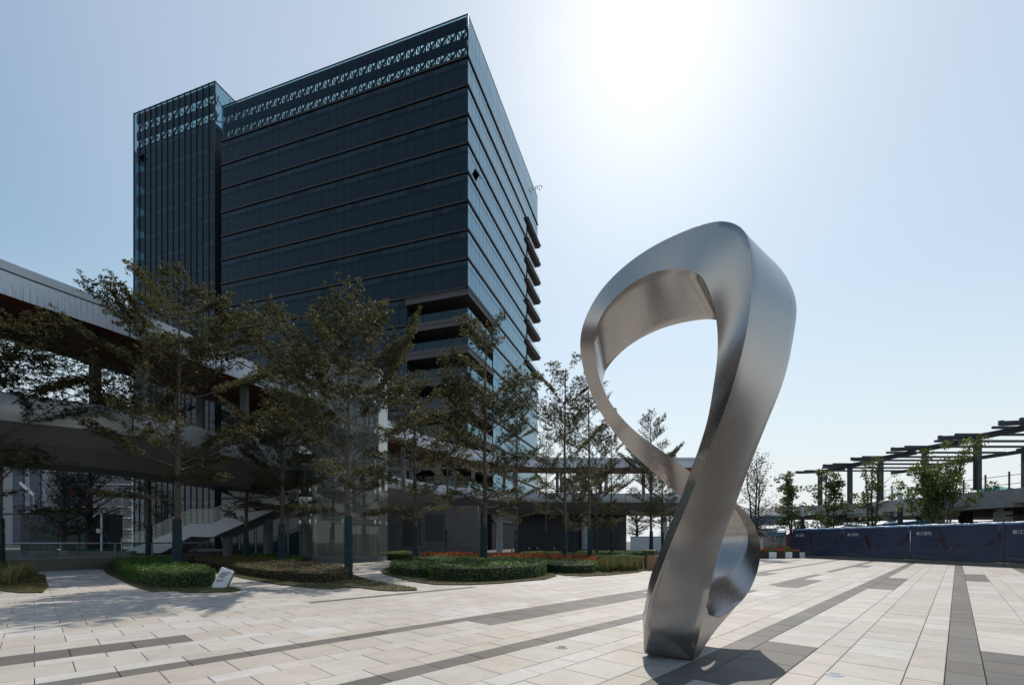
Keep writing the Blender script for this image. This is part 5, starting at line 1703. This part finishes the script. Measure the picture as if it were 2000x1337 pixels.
# poster part of the hoarding turned towards the plaza
pb = thing('poster_board', (23.2, 41.0, 0), 'faded blue and beige poster board with dark lettering beside the red panel', 'poster')
x0, x1, yb = pxX(1492, 41.0), pxX(1535.5, 41.0), 41.0
M['poster'] = principled('faded_poster', (0.25, 0.23, 0.21), 0.6, noise=0.1)
m_ = M['poster']; N = m_.node_tree; bs = N.nodes['Principled BSDF']
geo = N.nodes.new('ShaderNodeNewGeometry'); sp_ = N.nodes.new('ShaderNodeSeparateXYZ'); N.links.new(geo.outputs['Position'], sp_.inputs[0])
cr = N.nodes.new('ShaderNodeValToRGB')
mr = N.nodes.new('ShaderNodeMapRange'); mr.inputs[1].default_value, mr.inputs[2].default_value = 0.3, 2.3
N.links.new(sp_.outputs['Z'], mr.inputs[0])
nz = N.nodes.new('ShaderNodeTexNoise'); nz.inputs['Scale'].default_value = 1.8; N.links.new(geo.outputs['Position'], nz.inputs['Vector'])
ad = N.nodes.new('ShaderNodeMath'); ad.operation = 'MULTIPLY_ADD'; ad.inputs[1].default_value = 0.35; N.links.new(nz.outputs[0], ad.inputs[0]); N.links.new(mr.outputs[0], ad.inputs[2])
N.links.new(ad.outputs[0], cr.inputs[0])
e = cr.color_ramp.elements
e[0].position, e[0].color = 0.28, (0.045, 0.03, 0.03, 1)
e[1].position, e[1].color = 1.05, (0.05, 0.16, 0.25, 1)
for pos, col in ((0.42, (0.20, 0.13, 0.10, 1)), (0.62, (0.30, 0.25, 0.21, 1)), (0.85, (0.22, 0.25, 0.27, 1))):
    k = e.new(pos); k.color = col
N.links.new(cr.outputs[0], bs.inputs['Base Color'])
m = MB(); m.box(x0, x1, yb, yb + 0.05, 0.3, 2.2); m.build('panel', M['poster'], pb)
m = MB(); m.tube([(x0 - 1.5, yb + 0.02, 2.28), (x1 + 0.1, yb + 0.02, 2.28)], 0.04, 6); m.build('top_rail', M['tan'], pb)
for xx in (x0 + 0.05, (x0 + x1) / 2, x1 - 0.02):
    m = MB(); m.tube([(xx, yb + 0.1, 0), (xx, yb + 0.1, 2.42)], 0.04, 6); m.build('frame_post', M['steel_dark'], pb)
text('安全 文明', (x0 + 0.25, yb - 0.006, 1.62), 0.34, M['print_black'], pb)
text('共建美好城市家园', (x0 + 0.55, yb - 0.006, 1.36), 0.13, M['print_black'], pb)
m = MB(); m.tube([(x0 + 0.9, yb - 0.12, 0.35), (x1 - 0.02, yb - 0.1, 2.25)], 0.028, 6); m.build('prop', M['green_stake'], pb)
rb = thing('red_hoarding_board', (24.6, 41, 0), 'narrow red and grey panel closing the gap between the poster and the navy banners', 'panel')
xa, xb, xc, xd = pxX(1536, 41.0), pxX(1540, 41.0), pxX(1547, 41.0), pxX(1549.5, 41.0)
m = MB(); m.box(xa, xb, yb - 0.02, yb + 0.04, 0.3, 2.0); m.box(xc, xd, yb - 0.02, yb + 0.04, 0.2, 2.2); m.build('red_sheet', M['red_paint'], rb)
m = MB(); m.box(xb + 0.005, xc - 0.005, yb, yb + 0.04, 0.3, 2.1); m.build('grey_sheet', M['print_faint'], rb)
m = MB(); m.tube([(xd + 0.03, yb, 0), (xd + 0.03, yb, 2.5)], 0.05, 6); m.build('post', M['steel_dark'], rb)

# box planters in a row
def planter(px, Y, wd, ht, mat, top, label):
    x = pxX(px, Y)
    t = thing('box_planter', (x, Y, 0), label, 'planter', 'box planters before the hoarding')
    m = MB()
    w2 = wd / 2
    for a in ((-w2, w2, 0, 0.03), (-w2, w2, wd - 0.03, wd), (-w2, -w2 + 0.03, 0.031, wd - 0.031), (w2 - 0.03, w2, 0.031, wd - 0.031)):
        m.box(x + a[0], x + a[1], Y + a[2], Y + a[3], 0, ht)
    m.build('box', M[mat], t)
    m = MB(); m.box(x - w2 + 0.03, x + w2 - 0.03, Y + 0.03, Y + wd - 0.03, 0.01, ht - 0.06); m.build('soil', M['soil'], t)
    g_ = np.random.default_rng(int(px))
    if top == 'ball':
        n = 1500
        v = g_.normal(0, 1, (n, 3)); v /= np.linalg.norm(v, axis=1, keepdims=True)
        C = v * 0.25 * g_.uniform(0.85, 1.05, (n, 1)) + np.array([0, wd / 2, ht + 0.19])
        L = g_.uniform(0.03, 0.055, n)
        link_mesh('clipped_ball', quads_mesh('clipped_ball', leaf_quads(C, v + g_.normal(0, 0.7, (n, 3)), v + g_.normal(0, 0.3, (n, 3)), L, L * 0.7), g_.uniform(0.2, 0.8, n), M['hedge_deep']), t)
        m = MB(); m.tube([(x, Y + wd / 2, ht - 0.06), (x, Y + wd / 2, ht + 0.05)], 0.03, 6); m.build('stem', M['bark_dark'], t)
    elif top == 'flower':
        for nm, mt, n, z0, z1 in (('foliage', 'hedge_deep', 500, -0.04, 0.10), ('flower_heads', 'flower_red', 380, 0.06, 0.20)):
            C = np.stack([g_.uniform(-w2, w2, n) * 1.05, g_.uniform(0.0, wd, n), ht + g_.uniform(z0, z1, n)], 1)
            D = g_.normal(0, 1, (n, 3)); L = g_.uniform(0.05, 0.09, n)
            fo_ = link_mesh(nm, quads_mesh(nm, leaf_quads(C, D, g_.normal(0, 1, (n, 3)) + np.array([0, 0, 1.0]), L, L * 0.7), g_.uniform(0.2, 0.9, n), M[mt]), t)
            fo_['kind'] = 'stuff'
    return t
planter(1493, 37.0, 0.62, 0.58, 'black_plastic', 'flower', 'black box planter of red flowers right beside the sculpture edge')
planter(1509.5, 37.0, 0.58, 0.52, 'white_paint', 'ball', 'white box planter with a clipped ball, between two black boxes, nearest the sculpture')
planter(1525.5, 37.0, 0.62, 0.56, 'black_plastic', 'flower', 'black box planter of red flowers between the two white ball planters')
planter(1541, 37.3, 0.52, 0.52, 'white_paint', 'ball', 'white box planter with a clipped ball under the red panel')
planter(1555, 37.6, 0.55, 0.50, 'black_plastic', 'flower', 'black box planter in front of the first navy banner')
planter(1567, 38.0, 0.42, 0.48, 'white_paint', 'none', 'small white empty box planter ending the row at the kerb')
# red lanterns in the bare tree
for px, py, label in ((1501, 1051, 'small round red lantern hanging low in front of the poster'),):
    q = pt(px, py, 36.2)
    t = thing('red_lantern', q, label, 'lantern')
    m = MB(); m.tube([q + Vector((0, 0, -0.10)), q + Vector((0, 0, -0.06)), q, q + Vector((0, 0, 0.06)), q + Vector((0, 0, 0.10))], [0.03, 0.085, 0.105, 0.085, 0.03], 10)
    m.build('globe', M['flower_red'] if False else M['red_paint'], t, smooth=60)
    m = MB(); m.tube([q + Vector((0, 0, 0.1)), q + Vector((-0.25, 0.1, 1.5))], 0.008, 4); m.build('cord', M['steel_dark'], t)

# lamp posts behind the hoarding
def lamp(px, Y, ytop, label):
    x = pxX(px, Y); zt = H + (HY - ytop) / F * Y
    t = thing('lamp_post', (x, Y, 0), label, 'lamp post', 'cylindrical lamp posts behind the hoarding')
    m = MB(); m.tube([(x, Y, 0), (x, Y, zt - 1.05)], 0.17, 12); m.build('post', M['steel_dark'], t, smooth=40)
    m = MB(); m.tube([(x, Y, zt - 1.05), (x, Y, zt - 0.14)], 0.155, 12); m.build('lens', M['white_roof'], t, smooth=40)
    m = MB(); m.tube([(x, Y, zt - 0.14), (x, Y, zt)], 0.17, 12); m.build('cap', M['steel_dark'], t, smooth=40)
lamp(1758, 34.5, 962, 'lamp post with white lens between the sparse tree and the largest tree')
lamp(1567, 43.0, 986, 'lamp post with white lens above the first navy banner')

# site cabins with blue fascia
cb = thing('site_cabin', (27, 50, 0), 'white site cabin with a blue fascia and slanted white characters', 'cabin')
Yc = 47.0
xa, xb = pxX(1478, Yc), pxX(1533.5, Yc)
m = MB(); m.box(xa - 2, xb - 0.6, Yc + 0.3, Yc + 4, 0, 2.72); m.build('wall', M['white_paint'], cb)
m = MB(); m.box(xa - 2.0, xb, Yc, Yc + 0.15, H + (HY - 1025) / F * Yc, H + (HY - 1007.5) / F * Yc); m.build('fascia', M['blue_sign'], cb)
m = MB(); m.box(xa - 2.1, xb + 0.03, Yc - 0.02, Yc + 4.2, H + (HY - 1007.5) / F * Yc + 0.003, H + (HY - 1006) / F * Yc); m.build('roof_edge', M['white_paint'], cb)
m = MB(); a = H + (HY - 1007.5) / F * Yc
m.hexa([(xa - 2, Yc + 0.3, a + 0.1), (xb - 0.4, Yc + 0.3, a + 0.1), (xb - 0.4, Yc + 4, a + 0.1), (xa - 2, Yc + 4, a + 0.1), (xa - 2, Yc + 1.6, a + 0.95), (xb - 0.5, Yc + 1.6, a + 0.95), (xb - 0.5, Yc + 2.6, a + 0.95), (xa - 2, Yc + 2.6, a + 0.95)]); m.build('roof', M['steel_light'], cb)
m = MB(); m.box(xa - 0.3, xb - 1.1, Yc + 0.26, Yc + 0.32, 1.9, 2.6); m.build('window', M['steel_dark'], cb)
for k, ch in enumerate('行为学'):
    text(ch, (pxX(1492.5 + k * 11.5, Yc), Yc - 0.01, H + (HY - 1019.5) / F * Yc), 0.42, M['print_white'], cb, shear=0.35)
cb2 = thing('long_site_cabin', (30, 38, 0), 'long cabin roof with blue lettered fascia behind the navy banners', 'cabin')
Yd = 38.5
xa, xb, xc = pxX(1716, 39.5), pxX(1755, Yd), pxX(1816, 36.0)
za, zb_ = H + (HY - 1024) / F * Yd, H + (HY - 1016.5) / F * Yd
m = MB(); m.hexa([(xa, 40, za - 0.6), (xc, 36, za - 0.5), (xc, 36.1, za - 0.5), (xa, 40.1, za - 0.6), (xa, 40, za + 0.02), (xc, 36, zb_), (xc, 36.1, zb_), (xa, 40.1, za + 0.02)]); m.build('fascia', M['blue_sign'], cb2)
m = MB(); m.hexa([(xa - 0.4, 40.3, za - 0.4), (xc, 36.3, za - 0.4), (xc + 1.5, 40, za - 0.4), (xa + 0.5, 44, za - 0.4), (xa - 0.4, 40.3, za), (xb, 38.3, zb_ - 0.1), (xb, 40, zb_ + 0.05), (xa - 0.4, 44, zb_ + 0.05)]); m.build('roof_sheet', M['white_roof'], cb2)
m = MB(); m.box(xa - 3.2, xa - 0.5, 41, 43, 1.9, 2.35); m.hexa([(xa - 3.2, 41, 2.352), (xa - 0.5, 41, 2.352), (xa - 0.5, 43, 2.352), (xa - 3.2, 43, 2.352), (xa - 1.4, 41.2, 2.85), (xa - 0.6, 41.2, 2.85), (xa - 0.6, 43, 2.85), (xa - 1.4, 43, 2.85)]); m.build('porch_roof', M['white_roof'], cb2)
dv = Vector((xc - xa, -4, 0)); ang = math.atan2(dv.y, dv.x)
text('广东建设工程项目部', Vector((xa, 40, za - 0.42)) + dv.normalized() * 0.7 + Vector((-0.02, -0.02, 0)), 0.36, M['print_white'], cb2, rot=(math.pi / 2, 0, ang))
m = MB(); m.box(xa + 0.6, xc + 1.0, 40.2, 44, 0, za - 0.41); m.build('wall', M['white_paint'], cb2)

# ------------------------------------------------------------------ concrete podium and steel pergola
pd = thing('concrete_podium', (33, 40, 0), 'raw concrete podium deck on columns behind the hoarding', 'podium')
ZP = 5.0
edge = [(28.2, 49.2), (32.9, 44.8), (34.4, 30.9), (36.2, 14)]
back = [(60, 60), (70, 50), (70, 30), (70, 14)]
for i in range(3):
    a, b = Vector((*edge[i], 0)), Vector((*edge[i + 1], 0))
    m = MB()
    d = (b - a).normalized(); nrm = Vector((d.y, -d.x, 0)) * -1
    q = [a, b, b - nrm * -0.35, a - nrm * -0.35]
    L = (b - a).length
    inw = Vector((0.35, 0.15, 0))
    m.hexa([a + Vector((0, 0, ZP - 1.0)), b + Vector((0, 0, ZP - 1.0)), b + inw + Vector((0, 0, ZP - 1.0)), a + inw + Vector((0, 0, ZP - 1.0)), a + Vector((0, 0, ZP)), b + Vector((0, 0, ZP)), b + inw + Vector((0, 0, ZP)), a + inw + Vector((0, 0, ZP))])
    m.build('parapet_beam', M['concrete'], pd)
m = MB()
poly = [(28.6, 49.4), (33.3, 45.0), (34.8, 31.0), (36.6, 14), (75, 14), (75, 62), (34, 62)]
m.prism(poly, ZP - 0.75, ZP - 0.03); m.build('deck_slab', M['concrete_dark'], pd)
m = MB()
for Y, zz in ((43.5, 0.3), (38.5, 0.45), (34.0, 0.25)):
    x = 32.9 + (44.8 - Y) * 0.108
    m.box(x + 0.10, x + 1.4, Y - 2.3, Y + 2.2, ZP - 1.0 - zz, ZP - 1.001)
m.build('drop_beam', M['concrete'], pd)
for Y in (46.5, 42.5, 38.3, 33.6, 29.0, 24.5):
    x = 34.2 + (44.8 - Y) * 0.108
    m = MB(); m.box(x, x + 0.7, Y - 0.35, Y + 0.35, 0, ZP - 0.76); m.build('column', M['concrete'], pd)
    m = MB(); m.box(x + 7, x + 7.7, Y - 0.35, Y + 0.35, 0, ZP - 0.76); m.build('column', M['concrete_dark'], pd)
m = MB(); m.prism([(33.0, 47.2), (36.5, 44.0), (37.0, 44.4), (33.4, 47.8)], 0, ZP - 0.77)
m.prism([(40, 43.5), (41.0, 30.5), (41.4, 30.5), (40.4, 43.5)], 0, ZP - 1.9); m.build('back_wall', M['concrete_dark'], pd)
m = MB(); m.prism([(39.4, 37.8), (39.6, 34.6), (39.9, 34.6), (39.7, 37.8)], 0.2, 3.5); m.build('block_infill', M['concrete'], pd)
m = MB(); m.tube([(34.0, 47.0, 0), (34.0, 46.9, 4.0)], 0.07, 6); m.build('downpipe', M['white_paint'], pd)
m = MB(); m.beam((35.4, 34.5, ZP - 1.35), (36.6, 23, ZP - 1.35), 0.14, 0.14); m.beam((35.5, 34.5, ZP - 1.75), (36.7, 23, ZP - 1.75), 0.08, 0.08); m.build('rusty_beam', M['print_red'], pd)
# guard rails and scaffold bits on the deck
gr = thing('deck_guardrail', (34, 38, ZP), 'provisional steel guardrail along the top of the concrete podium', 'guardrail')
rr = random.Random(9)
ex = lambda Y: 33.05 + (44.8 - Y) * 0.108
for k in range(15):
    Y = 45.0 - k * 1.45
    m = MB(); m.beam((ex(Y), Y, ZP), (ex(Y), Y, ZP + rr.uniform(1.0, 1.35)), 0.09, 0.06); m.build('rail_post', M['steel_dark'], gr)
m = MB()
for zz in (0.35, 0.95): m.tube([(ex(45), 45, ZP + zz), (ex(24), 24, ZP + zz)], 0.022, 5)
for Y in (29.6, 31.2, 27.5):
    m.tube([(ex(Y), Y, ZP), (ex(Y - 0.6), Y - 0.6, ZP + 0.75)], 0.025, 5)
    m.tube([(ex(Y), Y - 0.1, ZP), (ex(Y), Y, ZP + 1.7)], 0.025, 5)
m.tube([(ex(31.3), 31.3, ZP + 1.55), (ex(29.2), 29.2, ZP + 1.6)], 0.03, 5)
m.build('scaffold_tube', M['steel_grey'], gr)
for k in range(5):
    Y0 = 44 - k * 1.5
    m = MB(); m.box(ex(Y0) + 0.05, ex(Y0) + 0.07, Y0 - 1.35, Y0 - 0.05, ZP + 0.1, ZP + 0.9); m.build('glass_panel', M['clear_glass'], gr)
nt_ = thing('safety_netting', (34, 35, ZP), 'crumpled teal safety netting lying on the podium edge', 'netting')
for (Ya, Yb, hh) in ((38.2, 36.2, 0.42), (34.8, 32.2, 0.33), (46.8, 45.5, 0.3)):
    m = MB(); vv, ff = [], []
    for k in range(13):
        Y = Ya + (Yb - Ya) * k / 12
        h_ = hh * math.sin(math.pi * (k + 0.3) / 12.6) + rr.uniform(0, 0.08)
        vv += [(ex(Y) + 0.35, Y, ZP - 0.02), (ex(Y) + 0.5 + rr.uniform(0, 0.2), Y, ZP + h_), (ex(Y) + 1.2, Y, ZP - 0.02)]
        if k: ff += [(3 * k - 3, 3 * k, 3 * k + 1, 3 * k - 2), (3 * k - 2, 3 * k + 1, 3 * k + 2, 3 * k - 1)]
    m.add(vv, ff); m.build('net_heap', M['teal_net'], nt_)

# pergola: bays of horizontal steel louvres, stepped sideways in plan
pg = thing('steel_pergola', (33, 40, ZP), 'dark grey steel pergola of stepped louvre bays on tall columns over the podium', 'pergola')
ZG = 8.9
tips = [49.5, 45.2, 41.5, 37.1, 33.0, 28.9, 24.8]
hb = 0.28
def gbeam(a, b, w_=0.22, h_=hb, dz=0.0):
    m = MB(); m.beam((a[0], a[1], ZG - h_ / 2 + dz), (b[0], b[1], ZG - h_ / 2 + dz), w_, h_); return m
for i, Yt in enumerate(tips):
    # outer edge: a run along x from the tip, then a slant towards the next bay
    x0 = 30.4
    nx = tips[i + 1] if i + 1 < len(tips) else Yt - 4.1
    m = MB()
    pts = resample(catmull([(x0 + 0.02, Yt - 0.22, 0), (x0 + 0.16, Yt - 0.05, 0), (x0 + 0.7, Yt - 0.05, 0), (x0 + 2.1, Yt - 0.5, 0), (x0 + 2.55, Yt - 1.6, 0), (x0 + 2.7, Yt - 3.6, 0)], 8), 0.18)
    sweep(m, pts, [(-0.11, ZG - 0.27), (0.11, ZG - 0.27), (0.11, ZG), (-0.11, ZG)])
    m.build('edge_beam', M['steel_dark'], pg)
    xs_, xe = x0 + 2.3, x0 + 10.6
    for k in range(2):
        Yk = Yt - 0.95 - k * 2.0
        sh = 0.5 * k
        gbeam((x0 + 0.4 + sh, Yk, 0), (xe + 0.5 * sh, Yk, 0), 0.14, 0.16, -0.03).build('slat', M['steel_dark'], pg)
    gbeam((xe + 0.05, Yt + 0.4, 0), (xe + 0.9, Yt - 3.9, 0), 0.22, 0.30, -0.01).build('edge_beam', M['steel_dark'], pg)
    gbeam((x0 + 2.0, Yt - 0.5, 0), (x0 + 2.45, nx + 0.4, 0), 0.20, 0.20, -0.26).build('main_beam', M['steel_dark'], pg)
    for cx in ((32.6, 40.5) if i in (3, 5) else (32.6,)):
        m = MB(); m.box(cx - 0.16, cx + 0.16, Yt - 0.85, Yt - 0.53, ZP - 0.03, ZG - 0.32); m.build('column', M['steel_dark'], pg)
